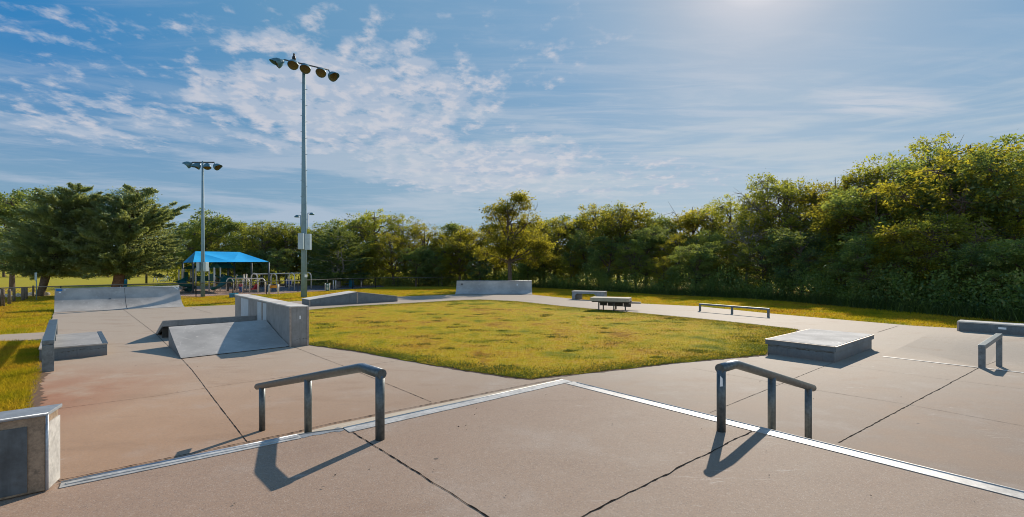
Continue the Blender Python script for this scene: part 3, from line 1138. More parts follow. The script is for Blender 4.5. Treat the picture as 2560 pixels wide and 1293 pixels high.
# --- low spine box (roof shaped) beyond the wall
p0, p1 = P(774, 766), P(992.5, 754)
sdv = p1 - p0
bkv = Vector((-0.65, 0.76, 0)).normalized() * 1.45
o = thing('spine_box', 'long low box with a gable shaped top near the tall light pole', 'skate box', (p0 + p1) / 2)
hE, hM, fM = 0.37, 0.73, 0.515
prof = [p0, p0 + UP * hE, p0 + sdv * fM + UP * hM, p1 + UP * (hE - 0.02), p1]
m = MB()
m.prism(prof, bkv)
m.build('body', M['panel'], o)
m = MB()
f_ = -bkv.normalized() * 0.015
e_ = sdv.normalized() * 0.015
tops = [p0 + UP * (hE + 0.004) - e_, p0 + sdv * fM + UP * (hM + 0.004), p1 + UP * (hE - 0.016) + e_]
m.prism([q + f_ for q in tops] + [q + f_ + UP * 0.022 for q in tops[::-1]], bkv - f_ * 2)
m.build('top_sheet', M['sheet_white'], o)
for q, hh in ((p0, hE), (p0 + sdv * fM, hM), (p1, hE - 0.02)):
    m = MB()
    m.obox(q + f_ * 0.4 + UP * hh * 0.49, sdv.normalized() * 0.04, bkv.normalized() * 0.01, UP * hh * 0.47)
    m.build('corner_trim', M['trim'] if q is not p1 else M['panel_pale'], o)

# --- flat square rail over the low box at the left
d0 = Vector((-0.68, 0.73, 0)).normalized()
ln = Vector((d0.y, -d0.x, 0))           # to the right of the rail
bx_fr = P(268, 888)
bh, bw, bl = 0.325, 1.3, 3.1
fr = bx_fr
o = thing('low_box', 'low concrete grey box with steel edge under the square rail at the left', 'skate box', fr)
fl_ = fr - ln * bw
m = MB()
cc = (fr + fl_) / 2 + d0 * bl / 2
m.obox(cc + UP * (bh - 0.03) / 2, ln * bw / 2, d0 * bl / 2, UP * (bh - 0.03) / 2)
m.build('body', M['panel'], o, bevel=0.006)
m = MB()
m.obox(cc + UP * (bh - 0.015), ln * (bw / 2 + 0.015), d0 * (bl / 2 + 0.015), UP * 0.0175)
m.build('top_sheet', M['sheet'], o, bevel=0.004)
m = MB()
m.obox(fr + d0 * bl / 2 - ln * 0.035 + UP * (bh + 0.006), ln * 0.05, d0 * bl / 2, UP * 0.004)
m.build('edge_angle', M['square_steel'], o)
m = MB()
scuff(m, fl_ + ln * 0.35 + UP * 0.19, fl_ + ln * (bw - 0.03) + UP * 0.21, -d0, 0.016, 4)
m.build('scuff_mark', M['table_dark'], o)

rb0 = P(120, 930)
o = thing('flat_rail', 'square steel rail standing at the grass edge across the low box', 'grind rail', rb0)
RL, rw, rh_ = 7.2, 0.205, 0.70
hf, hb_ = 0.715, 0.60
m = MB()
bb = rb0 + d0 * RL
m.hexa([rb0 - ln * rw / 2 + UP * (hf - 0.1), rb0 + ln * rw / 2 + UP * (hf - 0.1), bb + ln * rw / 2 + UP * (hb_ - 0.1), bb - ln * rw / 2 + UP * (hb_ - 0.1)],
       [rb0 - ln * rw / 2 + UP * hf, rb0 + ln * rw / 2 + UP * hf, bb + ln * rw / 2 + UP * hb_, bb - ln * rw / 2 + UP * hb_])
m.build('beam', M['square_steel'], o, bevel=0.008)
for s, zt, zb in ((0.05, hf - 0.105, 0.0), (3.2, 0.56, bh + 0.005), (RL - 0.06, hb_ - 0.105, 0)):
    m = MB()
    q = rb0 + d0 * s
    m.obox(q + UP * (zt + zb) / 2, ln * (rw / 2 - 0.003), d0 * 0.05, UP * (zt - zb) / 2)
    m.build('leg', M['square_steel'], o, bevel=0.008)

# --- panelled box at the corner of the slab, left foreground
qf, qr_ = P(113, 1229, PLAT), P(142, 1210, PLAT)
o = thing('ledge_box', 'dark panelled wall box with a white steel end in the left foreground', 'skate box', qf)
bd = -DR
th = Vector((-0.44, 0.90, 0)) * 0.225
hh = 0.545
LB = 2.6
body0 = qf
m = MB()
cc = body0 + bd * LB / 2 + th / 2
m.obox(cc + UP * (hh / 2), bd * LB / 2, th / 2, UP * (hh / 2 - 0.006))
m.build('body', M['plywood'], o, bevel=0.006)
m = MB()
m.obox(cc + UP * (hh + 0.004), bd * (LB / 2 + 0.02), th * 0.56, UP * 0.012)
m.build('top_sheet', M['ledge'], o, bevel=0.004)
m = MB()
m.obox(body0 + bd * (LB / 2 + 0.04) - DL * 0.004 + UP * (hh / 2 - 0.02), bd * (LB / 2 - 0.05), DL * 0.005, UP * (hh / 2 - 0.045))
m.build('inset_panel', M['panel_dark'], o)
m = MB()
m.obox(body0 - bd * 0.006 + th / 2 + UP * (hh / 2 - 0.03), bd * 0.005, th / 2, UP * (hh / 2 - 0.035))
m.build('end_plate', M['white_steel'], o)
m = MB()
m.tube([body0 - bd * 0.016 - DL * 0.006 + UP * (hh + 0.006), body0 + bd * LB - DL * 0.006 + UP * (hh + 0.006)], 0.011, 8)
m.tube([body0 - bd * 0.01 - DL * 0.006 + UP * 0.01, body0 - bd * 0.01 - DL * 0.006 + UP * hh], 0.009, 8)
m.build('edge_angle', M['steel_lip'], o)

# --- wide low box on the right
tl, tf, tr_ = V(1913, 849, 13.1), V(2090, 869, 11.82), V(2195, 839, 13.86)
ex = (tl - tf)
ex.z = 0
ey = (tr_ - tf)
ey.z = 0
base = Vector((tf.x, tf.y, 0))
ey = (ey - ex.normalized() * ey.dot(ex.normalized()))
ht = 0.405
o = thing('low_box', 'wide low box with pale overhanging lid at the right of the lawn', 'skate box', base)
un, vn = ex.normalized(), ey.normalized()
cc = base + (ex + ey) / 2
m = MB()
m.obox(cc + UP * (ht - 0.13 - 0.2) / 2, ex / 2 - un * 0.045, ey / 2 - vn * 0.045, UP * (ht - 0.13 + 0.2) / 2)
m.build('body', M['panel'], o, bevel=0.006)
m = MB()
m.obox(cc + UP * (ht - 0.075), ex / 2, ey / 2, UP * 0.055)
m.build('lid_frame', M['panel'], o, bevel=0.006)
m = MB()
m.obox(cc + UP * (ht - 0.008), ex / 2 + un * 0.01, ey / 2 + vn * 0.01, UP * 0.010)
m.build('lid_edge', M['trim'], o)
m = MB()
m.obox(cc + UP * (ht + 0.006), ex / 2 - un * 0.03, ey / 2 - vn * 0.03, UP * 0.006)
m.build('top_sheet', M['sheet_white'], o)
m = MB()
scuff(m, base + vn * 0.045 + un * 0.06 + UP * 0.235, base + vn * 0.045 + ex - un * 0.06 + UP * 0.245, -vn, 0.014, 5)
m.build('scuff_mark', M['table_dark'], o)

# --- square rail across the second strip
n0_ = PF(2455, 920)
dr2 = Vector((2.3, 1.87, 0)).normalized()
ln2 = Vector((dr2.y, -dr2.x, 0))
o = thing('flat_rail', 'short square steel rail across the thin strip at the right edge', 'grind rail', n0_)
zt = 0.546
RL2 = 2.97
m = MB()
m.obox(n0_ + dr2 * RL2 / 2 + UP * (zt - n0_.z - 0.05), dr2 * (RL2 / 2 + 0.055), ln2 * 0.062, UP * 0.05)
m.build('beam', M['square_steel'], o, bevel=0.006)
for s in (0, RL2):
    q = n0_ + dr2 * s
    zb = zf(q.x, q.y) - 0.02
    m = MB()
    m.obox(Vector((q.x, q.y, (zb + zt - 0.1) / 2)), dr2 * 0.052, ln2 * 0.06, UP * (zt - 0.1 - zb) / 2)
    m.build('leg', M['square_steel'], o, bevel=0.006)

# --- long ledge at the right edge
e0 = P(2395, 827)
ed = Vector((0.65, -0.76, 0)).normalized()
eb = Vector((0.762, 0.648, 0)).normalized()
o = thing('grind_ledge', 'long low grey ledge with pale top running out at the right', 'ledge', e0)
eh = 0.36
m = MB()
cc = e0 + ed * 2.4 + eb * 0.35
m.obox(cc + UP * (eh - 0.35) / 2, ed * 2.4, eb * 0.35, UP * (eh + 0.25) / 2)
m.build('body', M['panel'], o, bevel=0.008)
m = MB()
m.obox(cc + UP * (eh - 0.025), ed * 2.42, eb * 0.37, UP * 0.022)
m.build('top_sheet', M['sheet_white'], o, bevel=0.004)
m = MB()
m.obox(e0 + ed * 1.15 - eb * 0.003 + UP * 0.2, ed * 0.1, eb * 0.002, UP * 0.035)
m.build('sticker', M['sticker'], o)
m = MB()
m.obox(e0 - ed * 0.0 - eb * 0.004 + UP * 0.15, ed * 0.03, eb * 0.01, UP * 0.17)
m.build('corner_trim', M['trim'], o)

# --- flat rail by the grass
f0, f1 = P(1750, 777.6), P(1921, 792.7)
fd = (f1 - f0)
fu = fd.normalized()
fs = Vector((fu.y, -fu.x, 0))
o = thing('flat_rail', 'long low square rail on three legs near the wood side grass', 'grind rail', f0)
m = MB()
m.obox((f0 + f1) / 2 + UP * 0.365, fd / 2 + fu * 0.05, fs * 0.045, UP * 0.045)
m.build('beam', M['square_steel'], o, bevel=0.006)
for s in (0, 0.5, 1):
    m = MB()
    m.obox(f0 + fd * s + UP * 0.16, fu * 0.045, fs * 0.042, UP * 0.16)
    m.build('leg', M['square_steel'], o, bevel=0.006)

# --- arched ledge bench
g0 = P(1430, 748.5)
gd = Vector((0.92, -0.39, 0)).normalized()
gb = Vector((0.39, 0.92, 0)).normalized()
o = thing('ledge_bench', 'grey arched ledge bench with pale top behind the table', 'ledge', g0)
GL, GD, GH = 2.35, 0.75, 0.60
prof = [(0, 0), (0, GH - 0.04), (GL, GH - 0.04), (GL, 0), (GL - 0.62, 0), (GL - 0.62, 0.30), (GL - 0.78, 0.44), (0.72, 0.44), (0.60, 0.36), (0.60, 0)]
prof = [(0, 0), (0, GH - 0.04), (GL, GH - 0.04), (GL, 0), (GL - 0.6, 0), (GL - 0.6, 0.28), (GL - 0.76, 0.42)]
prof += [(0.36, 0.42), (0.22, 0.30), (0.22, 0)]
m = MB()
m.prism([g0 + gd * s + UP * z for s, z in prof], gb * GD)
m.build('body', M['ledge'], o)
m = MB()
m.obox(g0 + gd * GL / 2 + gb * GD / 2 + UP * (GH - 0.018), gd * (GL / 2 + 0.02), gb * (GD / 2 + 0.02), UP * 0.02)
m.build('top_sheet', M['sheet_white'], o, bevel=0.004)
m = MB()
m.obox(g0 + gd * 0.41 + gb * (GD * 0.72) + UP * 0.2, gd * 0.19, gb * 0.1, UP * 0.2)
m.build('inner_leg', M['panel_pale'], o)

# --- table obstacle
t0 = P(1499, 777)
o = thing('skate_table', 'heavy table with thick pale slab top and dark seat behind', 'table', t0)
ta = V(1475, 744, 25.8)
ta = Vector((ta.x, ta.y, 0))
td = Vector((0.93, -0.36, 0)).normalized()
tb = Vector((0.36, 0.93, 0)).normalized()
TL, TD, TZ = 2.05, 1.05, 0.70
cc = ta + td * TL / 2 + tb * TD / 2
m = MB()
m.obox(cc + UP * (TZ - 0.095), td * TL / 2, tb * TD / 2, UP * 0.095)
m.build('table_top', M['table_slab'], o, bevel=0.01)
m = MB()
m.obox(cc + UP * (TZ - 0.215), td * (TL / 2 - 0.08), tb * (TD / 2 - 0.08), UP * 0.028)
m.build('top_frame', M['table_dark'], o)
for s, d_ in ((0.45, 0.12), (1.25, 0.12), (1.75, 0.85), (0.55, 0.9)):
    m = MB()
    q = ta + td * s + tb * d_
    m.obox(q + UP * (TZ - 0.19) / 2, td * 0.03, tb * 0.03, UP * (TZ - 0.19) / 2)
    m.build('leg', M['table_dark'], o)
sc_ = ta + td * (TL / 2 + 0.35) + tb * (TD + 0.22)
m = MB()
m.obox(sc_ + UP * 0.39, td * (TL / 2 + 0.12), tb * 0.16, UP * 0.045)
m.build('seat', M['table_slab'], o, bevel=0.008)
for i in range(4):
    m = MB()
    m.obox(ta + td * (0.55 + 0.42 * i) + tb * (TD - 0.1 + 0.06 * i) + UP * (0.35 - 0.018 * i), td * 0.2, tb * 0.03, UP * 0.13)
    m.build('apron', M['table_dark'], o)
m = MB()
m.obox(sc_ + UP * 0.17 - td * 0.2, td * 0.04, tb * 0.04, UP * 0.17)
m.build('leg', M['table_dark'], o)
m = MB()
m.obox(ta + td * (TL - 0.06) + tb * (TD / 2 + 0.3) + UP * 0.43, td * 0.04, tb * 0.55, UP * 0.06)
m.build('bracket', M['table_dark'], o)


# ------------------------------------------------------------------ flood light poles
def floodlight(parent, at, aim, s, mast):
    """cup shaped lamp: body, lens, visor and the hanger"""
    aim = Vector(aim).normalized()
    m = MB()
    pr_ = [(-0.30 * s, 0.02 * s), (-0.30 * s, 0.10 * s), (-0.18 * s, 0.16 * s), (-0.10 * s, 0.25 * s), (0.05 * s, 0.33 * s), (0.20 * s, 0.36 * s), (0.22 * s, 0.36 * s), (0.22 * s, 0.33 * s)]
    m.lathe(at, aim, pr_, 16)
    body = m.build('floodlight', M['lamp_body'], parent)
    m = MB()
    m.lathe(at, aim, [(0.205 * s, 0.34 * s), (0.17 * s, 0.2 * s), (0.15 * s, 0.002)], 16)
    m.build('lens', M['lens'], body)
    # visor: upper half shell ahead of the lens
    a = aim.cross(UP).normalized()
    b = a.cross(aim)
    m = MB()
    vs, n = [], 11
    for j in range(n):
        t_ = -0.12 * PI + 1.24 * PI * j / (n - 1)
        d_ = a * math.cos(t_) + b * math.sin(t_)
        vs += [at + aim * 0.21 * s + d_ * 0.365 * s, at + aim * (0.24 + 0.30 * max(0, math.sin(t_)) ** 0.7) * s + d_ * 0.37 * s]
    m.add(vs, [(2 * j, 2 * j + 1, 2 * j + 3, 2 * j + 2) for j in range(n - 1)], True)
    m.build('visor', M['lamp_body'], body, fix=False)
    m = MB()
    m.tube([mast, at + (mast - at) * 0.35, at - aim * 0.27 * s], 0.05 * s, 6)
    m.build('hanger', M['lamp_body'], body)
    return body


def light_pole(base, ztop, r0, r1, arm_a, arm_b, lamps, label, s, boxes):
    o = thing('light_pole', label, 'light pole', base)
    m = MB()
    m.tube([base, base + UP * (ztop * 0.4), base + UP * ztop], [r0, (r0 * 0.65 + r1 * 0.35), r1], 16)
    m.build('pole', M['pole'], o)
    m = MB()
    m.tube([arm_a, arm_b], 0.055, 8)
    m.build('crossarm', M['panel_dark'], o)
    for k, at, aim, in lamps:
        mast = arm_a.lerp(arm_b, k)
        floodlight(o, at, aim, s, mast)
    for c_, sz, rz in boxes:
        m = MB()
        m.box(c_, sz, rz)
        m.build('cabinet', M['cabinet'], o, bevel=0.01)
    return o


ZP = 37.0
bp = V(760, 741, ZP)
bp.z = 0
ax, bx = V(711, 146, ZP * 0.975), V(821, 178, ZP * 1.025)
zt = (ax.z + bx.z) / 2
ax.z = bx.z = zt
lamps = []
for k, px, py, aim in [(0.0, 699, 156, (-0.75, -0.35, -0.45)), (0.20, 734, 160, (0.18, -0.75, -0.62)), (0.46, 764, 170, (0.22, -0.75, -0.62)),
                       (0.80, 804, 180, (0.15, -0.8, -0.58)), (1.0, 829, 190, (0.75, -0.45, -0.45))]:
    zz = ZP * (0.975 + 0.05 * k) - 0.25
    lamps.append((k, V(px, py, zz), aim))
cabs = []
for px, py, sx_ in ((752.5, 603.5, 13), (770.5, 605, 14)):
    c_ = V(px, py, ZP - 0.38)
    cabs.append((c_, (sx_ / F * ZP * 0.95, 0.28, 1.22), R(8 if px < 760 else -8)))
big = light_pole(bp, zt + 0.1, 0.225, 0.125, ax, bx, lamps, 'tallest grey light pole carrying five floodlights and two cabinets', 1.08, cabs)
m = MB()
c_ = V(765, 690, ZP - 0.25)
m.box(c_, (0.2, 0.02, 0.2), 0)
m.build('notice_plate', M['sticker'], big)
for k in range(9):
    q = bp + UP * (6.0 + k * 1.25)
    for dx_, dz_ in ((0.2, 0), (-0.2, 0.5)):
        m = MB()
        m.box(q + Vector((dx_, 0, dz_)), (0.13, 0.03, 0.03))
        m.build('climbing_step', M['pole'], big)

ZS = 37.4
sp_ = V(507, 742, ZS)
sp_.z = 0
ax, bx = V(481, 406, ZS), V(536, 406.5, ZS)
ax.z = bx.z = (ax.z + bx.z) / 2
lamps = []
for k, px, py, aim in [(0.02, 473, 411, (-0.8, -0.2, -0.4)), (0.3, 495, 414, (-0.4, -0.4, -0.6)), (0.68, 518, 414.5, (0.3, -0.4, -0.6)), (0.98, 540, 416, (0.8, -0.2, -0.4))]:
    lamps.append((k, V(px, py, ZS - 0.1), aim))
cabs = [(V(498, 667, ZS - 0.1), (0.2, 0.4, 0.72), 0), (V(515, 667, ZS - 0.1), (0.2, 0.4, 0.72), 0)]
light_pole(sp_, ax.z + 0.1, 0.15, 0.075, ax, bx, lamps, 'slim grey light pole with four floodlights in front of the blue canopy', 0.78, cabs)

# two small street lamps far behind
for px, py, yb, side, lab in ((752, 539, 700, -1, 'distant street lamp left of the tall light pole'), (770, 533, 700, 1, 'distant street lamp right of the tall light pole')):
    Z_ = 74
    top_ = V(px, py, Z_)
    o = thing('street_lamp', lab, 'street lamp', (top_.x, top_.y, 0), 'distant street lamps')
    m = MB()
    m.tube([Vector((top_.x, top_.y, 0)), top_], 0.085, 8)
    m.tube([top_, top_ + Vector((side * 0.55, 0, 0.05))], 0.05, 6)
    m.build('pole', M['pole'], o)
    m = MB()
    m.lathe(top_ + Vector((side * 0.6, 0, -0.28)), UP, [(0, 0.02), (0, 0.38), (0.16, 0.36), (0.32, 0.15), (0.38, 0.02)], 12)
    m.build('lamp_head', M['lamp_body'], o)

# bird on the crossarm
q = big.children[1]
bpos = V(735, 157, ZP * 0.985)
bpos.z = zt + 0.05
m = MB()
m.lathe(bpos, Vector((0.05, -0.1, 1)), [(0.0, 0.03), (0.05, 0.09), (0.16, 0.14), (0.30, 0.13), (0.40, 0.07), (0.44, 0.06), (0.50, 0.075), (0.55, 0.06), (0.58, 0.01)], 12)
m.tube([bpos + Vector((0, -0.06, 0.51)), bpos + Vector((0.0, -0.17, 0.49))], [0.028, 0.006], 6)
m.tube([bpos + Vector((0.02, 0.08, 0.12)), bpos + Vector((0.04, 0.24, -0.12))], [0.06, 0.03], 6)
for sx_ in (-1, 1):
    m.tube([bpos + Vector((sx_ * 0.04, 0, 0.04)), bpos + Vector((sx_ * 0.045, -0.02, -0.03))], 0.014, 5)
o = m.build('bird', M['crow'], origin=bpos)
tag(o, 'black bird perched on the crossarm of the tall light pole', 'bird')


# ------------------------------------------------------------------ fence
def fence(pts, h, label, posts):
    o = thing('chain_link_fence', label, 'fence', pts[0])
    # diamond wire
    m = MB()
    for a, b in zip(pts, pts[1:]):
        d = b - a
        L = d.length
        u = d.normalized()
        nn = Vector((-u.y, u.x, 0)) * 0.0035
        step = 0.16
        k = -h
        while k < L:
            for sgn in (1, -1):
                s0_, s1_ = k, k + h
                z0_, z1_ = (0.02, h - 0.02) if sgn > 0 else (h - 0.02, 0.02)
                if s1_ <= 0 or s0_ >= L:
                    continue
                c0_, c1_ = max(0, s0_), min(L, s1_)
                za = z0_ + (z1_ - z0_) * (c0_ - s0_) / h
                zb = z0_ + (z1_ - z0_) * (c1_ - s0_) / h
                p_, q_ = a + u * c0_ + UP * za, a + u * c1_ + UP * zb
                w = UP * 0.0045
                m.add([p_ - w, q_ - w, q_ + w, p_ + w], [(0, 1, 2, 3)])
            k += step
    m.build('chain_link', M['black_wire'], o, fix=False)
    m = MB()
    m.tube([p + UP * h for p in pts], 0.035, 6)
    m.build('top_rail', M['rail_top'], o)
    for p in posts:
        m = MB()
        m.tube([p, p + UP * (h + 0.03)], 0.032, 6)
        m.build('fence_post', M['black_wire'], o)
    return o


fpix = [(-120, 772), (0, 766), (152, 757), (300, 750), (490, 743), (666, 736), (745, 731), (881, 722), (939, 720), (995, 718.5), (1047, 717.5), (1097, 716.5), (1160, 715), (1240, 713.5)]
fp_ = [P(*q) for q in fpix]
posts = []
for a, b in zip(fp_, fp_[1:]):
    n = max(1, round((b - a).length / 3.2))
    posts += [a.lerp(b, i / n) for i in range(n)]
fence(fp_, 1.08, 'low black chain link fence around the playground and field', posts)

# wooden bollards in the grass at the left, flat rocks, sign post
bw_ = None
bl_lab = ['nearest and thickest wooden bollard behind the fence at the far left', 'second wooden bollard from the left, thinner, behind the fence',
          'third wooden bollard from the left behind the fence', 'fourth bollard from the left, one of two close together',
          'fifth bollard from the left, one of two close together', 'farthest wooden bollard, standing by the pale rocks']
for (x0, x1, yt, yb), lab in zip([(2, 11, 722, 765), (20, 27, 723, 760), (32, 38, 721, 753), (54, 61.5, 718, 750), (63, 68.5, 718, 747), (81, 85.5, 714, 740)], bl_lab):
    b_ = P((x0 + x1) / 2, yb)
    h_ = (yb - yt) / F * b_.y
    r_ = (x1 - x0) / 2 / F * b_.y
    m = MB()
    m.tube([b_ - UP * 0.05, b_ + UP * (h_ - 0.06), b_ + UP * h_], [r_, r_ * 0.97, r_ * 0.7], 12)
    o = m.build('bollard', M['wood_post'], origin=b_)
    tag(o, lab, 'bollard', 'wooden bollards at the left')
rk = random.Random(11)
rock_lab = ['long flat pale rock left in the grass by the bollards', 'flat pale rock between the middle bollards', 'small pale rock at the foot of the leaning juniper',
            'pale flat rock beside the leaning juniper trunk', 'pale rock right of the leaning juniper trunk']
for (px, py, wpx), lab in zip([(18, 742, 20), (45, 741, 16), (78, 738, 16), (100, 737, 14), (117, 738, 14)], rock_lab):
    b_ = P(px, py)
    s_ = wpx / F * b_.y
    m = MB()
    vs, fs = [], []
    nn = 10
    for lv, (rr, zz) in enumerate([(1.0, -0.03), (1.02, 0.1), (0.85, 0.2), (0.3, 0.23)]):
        for j in range(nn):
            t_ = 2 * PI * j / nn
            kk = rr * rk.uniform(0.85, 1.12) * s_ * 0.55
            vs.append(b_ + Vector((math.cos(t_) * kk, math.sin(t_) * kk * 0.6, zz * rk.uniform(0.85, 1.1))))
    for lv in range(3):
        for j in range(nn):
            k2 = (j + 1) % nn
            fs.append((lv * nn + j, lv * nn + k2, (lv + 1) * nn + k2, (lv + 1) * nn + j))
    fs.append(tuple(3 * nn + j for j in range(nn)))
    m.add(vs, fs)
    o = m.build('rock', M['rock'], origin=b_)
    tag(o, lab, 'rock', 'pale flat rocks')
b_ = P(91, 750)
o = thing('sign_post', 'thin grey sign post seen edge on beside the leaning juniper', 'sign', b_)
m = MB()
m.tube([b_, b_ + UP * 1.95], 0.03, 8)
m.build('post', M['pole'], o)
m = MB()
m.box(b_ + UP * 1.65 + Vector((0, -0.04, 0)), (0.14, 0.015, 0.55), 0.2)
m.build('sign_plate', M['cabinet'], o)

# ------------------------------------------------------------------ playground
mul = [P(*q) for q in [(380, 741), (453, 740), (501, 741), (575, 736), (640, 735), (695, 734), (747, 729.5), (815, 727), (815, 712), (640, 712), (440, 716), (380, 728)]]
struct(poly_mesh('mulch_bed', wobble(mul, 0.08, 0.6), M['mulch'], -0.018))
rub = [P(*q) for q in [(655, 728), (700, 729), (747, 727), (815, 725), (860, 723), (960, 716.5), (960, 709), (700, 709), (650, 712)]]
struct(poly_mesh('playground_surface', wobble(rub, 0.08, 0.6), M['rubber'], -0.010))

# canopy
A = Vector((-28.1, 42.3, 0))
Bc = Vector((-23.3, 46.0, 0))
back = Vector((-0.65, 0.76, 0)) * 7
ze, zr = 2.73, 3.78
c4 = [A, Bc, Bc + back, A + back]
eav = [q + UP * (ze if i in (0, 3) else ze + 0.07) for i, q in enumerate(c4)]
mid_l, mid_r = A + back / 2, Bc + back / 2
ra = mid_l.lerp(mid_r, 0.10) + UP * zr
rb_ = mid_l.lerp(mid_r, 0.70) + UP * zr
o = thing('shade_canopy', 'blue hipped shade canopy over the play structure', 'canopy', A)
m = MB()


def sag_tri(m, a, b, c, n=6, s=0.10):
    idx = {}
    vs, fs = [], []
    for i in range(n + 1):
        for j in range(n + 1 - i):
            u, v = i / n, j / n
            w = 1 - u - v
            p = a * w + b * u + c * v
            p = p - UP * s * 27 * max(0, u * v * w) - UP * 0.0
            idx[(i, j)] = len(vs)
            vs.append(p)
    for i in range(n):
        for j in range(n - i):
            fs.append((idx[(i, j)], idx[(i + 1, j)], idx[(i, j + 1)]))
            if i + j < n - 1:
                fs.append((idx[(i + 1, j)], idx[(i + 1, j + 1)], idx[(i, j + 1)]))
    m.add(vs, fs, True)


sag_tri(m, eav[0], eav[1].lerp(eav[0], 0.5), ra)
sag_tri(m, eav[1].lerp(eav[0], 0.5), rb_, ra)
sag_tri(m, eav[1].lerp(eav[0], 0.5), eav[1], rb_)
sag_tri(m, eav[1], eav[2], rb_)
sag_tri(m, eav[2], eav[3], ra)
sag_tri(m, eav[2], ra, rb_)
sag_tri(m, eav[3], eav[0], ra)
m.build('canopy_fabric', M['canopy'], o, fix=False)
for q, z_ in [(A, ze), (Bc, ze), (A + back, ze), (V(570, 700, 46), 2.9), (V(586, 700, 47.5), 2.9), (Bc + back, ze)]:
    m = MB()
    m.tube([Vector((q.x, q.y, 0)), Vector((q.x, q.y, z_))], 0.085, 8)
    m.build('column', M['panel_dark'], o)

# play structure
o = thing('play_structure', 'dark green play structure with slides under the blue canopy', 'play structure', P(500, 731))


def at_px(px, yb, ytop, Z):
    b_ = V(px, yb, Z)
    t_ = V(px, ytop, Z)
    return Vector((b_.x, b_.y, max(-0.02, b_.z))), t_


for px, yt, Z_ in [(447, 676, 44), (455.5, 674, 44), (461, 673, 45.5), (477, 673, 45.5), (489.5, 672, 44), (523, 671, 44), (535.5, 671, 43.2), (551, 671, 44.2), (538, 672, 46),
                   (592, 688, 47), (609, 688, 47), (616, 687, 46)]:
    t_ = V(px, yt, Z_)
    m = MB()
    m.tube([Vector((t_.x, t_.y, 0)), t_], 0.062, 8)
    m.lathe(t_, UP, [(-0.01, 0.075), (0.05, 0.07), (0.08, 0.01)], 8)
    m.build('post', M['play_beige'], o)
for x0, x1, y0, y1, Z_ in [(461, 494, 666.5, 673, 45), (526, 555, 658, 671, 44.2)]:
    a_, b2_ = V(x0, y1, Z_), V(x1, y1, Z_)
    apex = V((x0 + x1) / 2, y0, Z_)
    m = MB()
    dd = Vector((0.3, 1.6, 0))
    m.prism([a_, b2_, apex], dd)
    m.prism([a_ + UP * 0.03, apex + UP * 0.05, apex + Vector((-0.25, 0, 0.05)), a_ + Vector((-0.2, 0, 0.02))], dd)
    m.build('roof', M['play_green'], o)
for x0, x1, y0, y1, Z_ in [(490, 523, 690, 702, 44.6), (523, 536, 684, 702, 44), (461, 470, 680, 698, 45), (592, 610, 689, 697, 47)]:
    m = MB()
    a_, b2_ = V(x0, (y0 + y1) / 2, Z_), V(x1, (y0 + y1) / 2, Z_)
    m.obox((a_ + b2_) / 2, (b2_ - a_) / 2, Vector((0, 0.04, 0)), UP * (y1 - y0) / 2 / F * Z_)
    m.build('guard_panel', M['play_green'], o)
for x0, x1, y, Z_ in [(452, 490, 703, 44.8), (490, 523, 701, 44.6), (523, 553, 702, 44.5)]:
    m = MB()
    a_, b2_ = V(x0, y, Z_), V(x1, y, Z_)
    m.obox((a_ + b2_) / 2, (b2_ - a_) / 2, Vector((0.3, 0.6, 0)), UP * 0.04)
    m.build('platform', M['play_green'], o)
# tube tunnel
m = MB()
m.tube([V(553, 697, 44.5), V(566, 697, 45), V(580, 700, 45.6)], [0.32, 0.32, 0.32], 14)
m.build('tunnel', M['play_green'], o)


def trough(m, pts, w, d):
    """open slide channel along pts"""
    n = 8
    vs, fs = [], []
    for i, p in enumerate(pts):
        t_ = (pts[min(i + 1, len(pts) - 1)] - pts[max(0, i - 1)])
        sd2 = Vector((-t_.y, t_.x, 0))
        if sd2.length < 1e-4:
            sd2 = Vector((0, 1, 0))
        sd2.normalize()
        for j in range(n + 1):
            a_ = PI * j / n
            vs.append(p + sd2 * math.cos(a_) * w - UP * math.sin(a_) * d + UP * d)
    for i in range(len(pts) - 1):
        for j in range(n):
            k = i * (n + 1) + j
            fs.append((k, k + 1, k + n + 2, k + n + 1))
    m.add(vs, fs, True)


def spline(pts, n=6):
    out = []
    for i in range(len(pts) - 1):
        p0_, p1_, p2_, p3_ = pts[max(0, i - 1)], pts[i], pts[i + 1], pts[min(len(pts) - 1, i + 2)]
        for j in range(n):
            t_ = j / n
            out.append(0.5 * ((2 * p1_) + (p2_ - p0_) * t_ + (2 * p0_ - 5 * p1_ + 4 * p2_ - p3_) * t_ * t_ + (-p0_ + 3 * p1_ - 3 * p2_ + p3_) * t_ ** 3))
    out.append(pts[-1])
    return out


m = MB()
trough(m, spline([V(545, 692, 44.2), V(553, 697, 43.6), V(561, 706, 43.2), V(556, 715, 42.7), V(545, 722, 42.3), V(531, 726.5, 42.2)]), 0.32, 0.26)
sl = m.build('slide', M['play_green'], o, fix=False)
m = MB()
trough(m, spline([V(478, 700, 44), V(464, 705, 43.3), V(454, 711, 42.9), V(458, 717, 42.6), V(470, 719, 42.9), V(479, 724, 43.4), V(474, 729, 43.4), V(470, 730, 43.0)]), 0.36, 0.30)
m.build('slide', M['play_green'], o, fix=False)
m = MB()
for i in range(6):
    m.tube([V(594 + i * 2.6, 695, 47), V(591 + i * 4, 722, 46.4)], 0.015, 5)
    m.tube([V(592 + i * 2.6, 697 + i * 4, 46.7), V(612, 699 + i * 4, 46.7)], 0.015, 5)
m.build('climbing_net', M['pole'], o)
m = MB()
for y_ in (692, 697):
    m.tube([V(490, y_, 44), V(523, y_, 44)], 0.02, 5)
m.build('hand_rail', M['black_wire'], o)


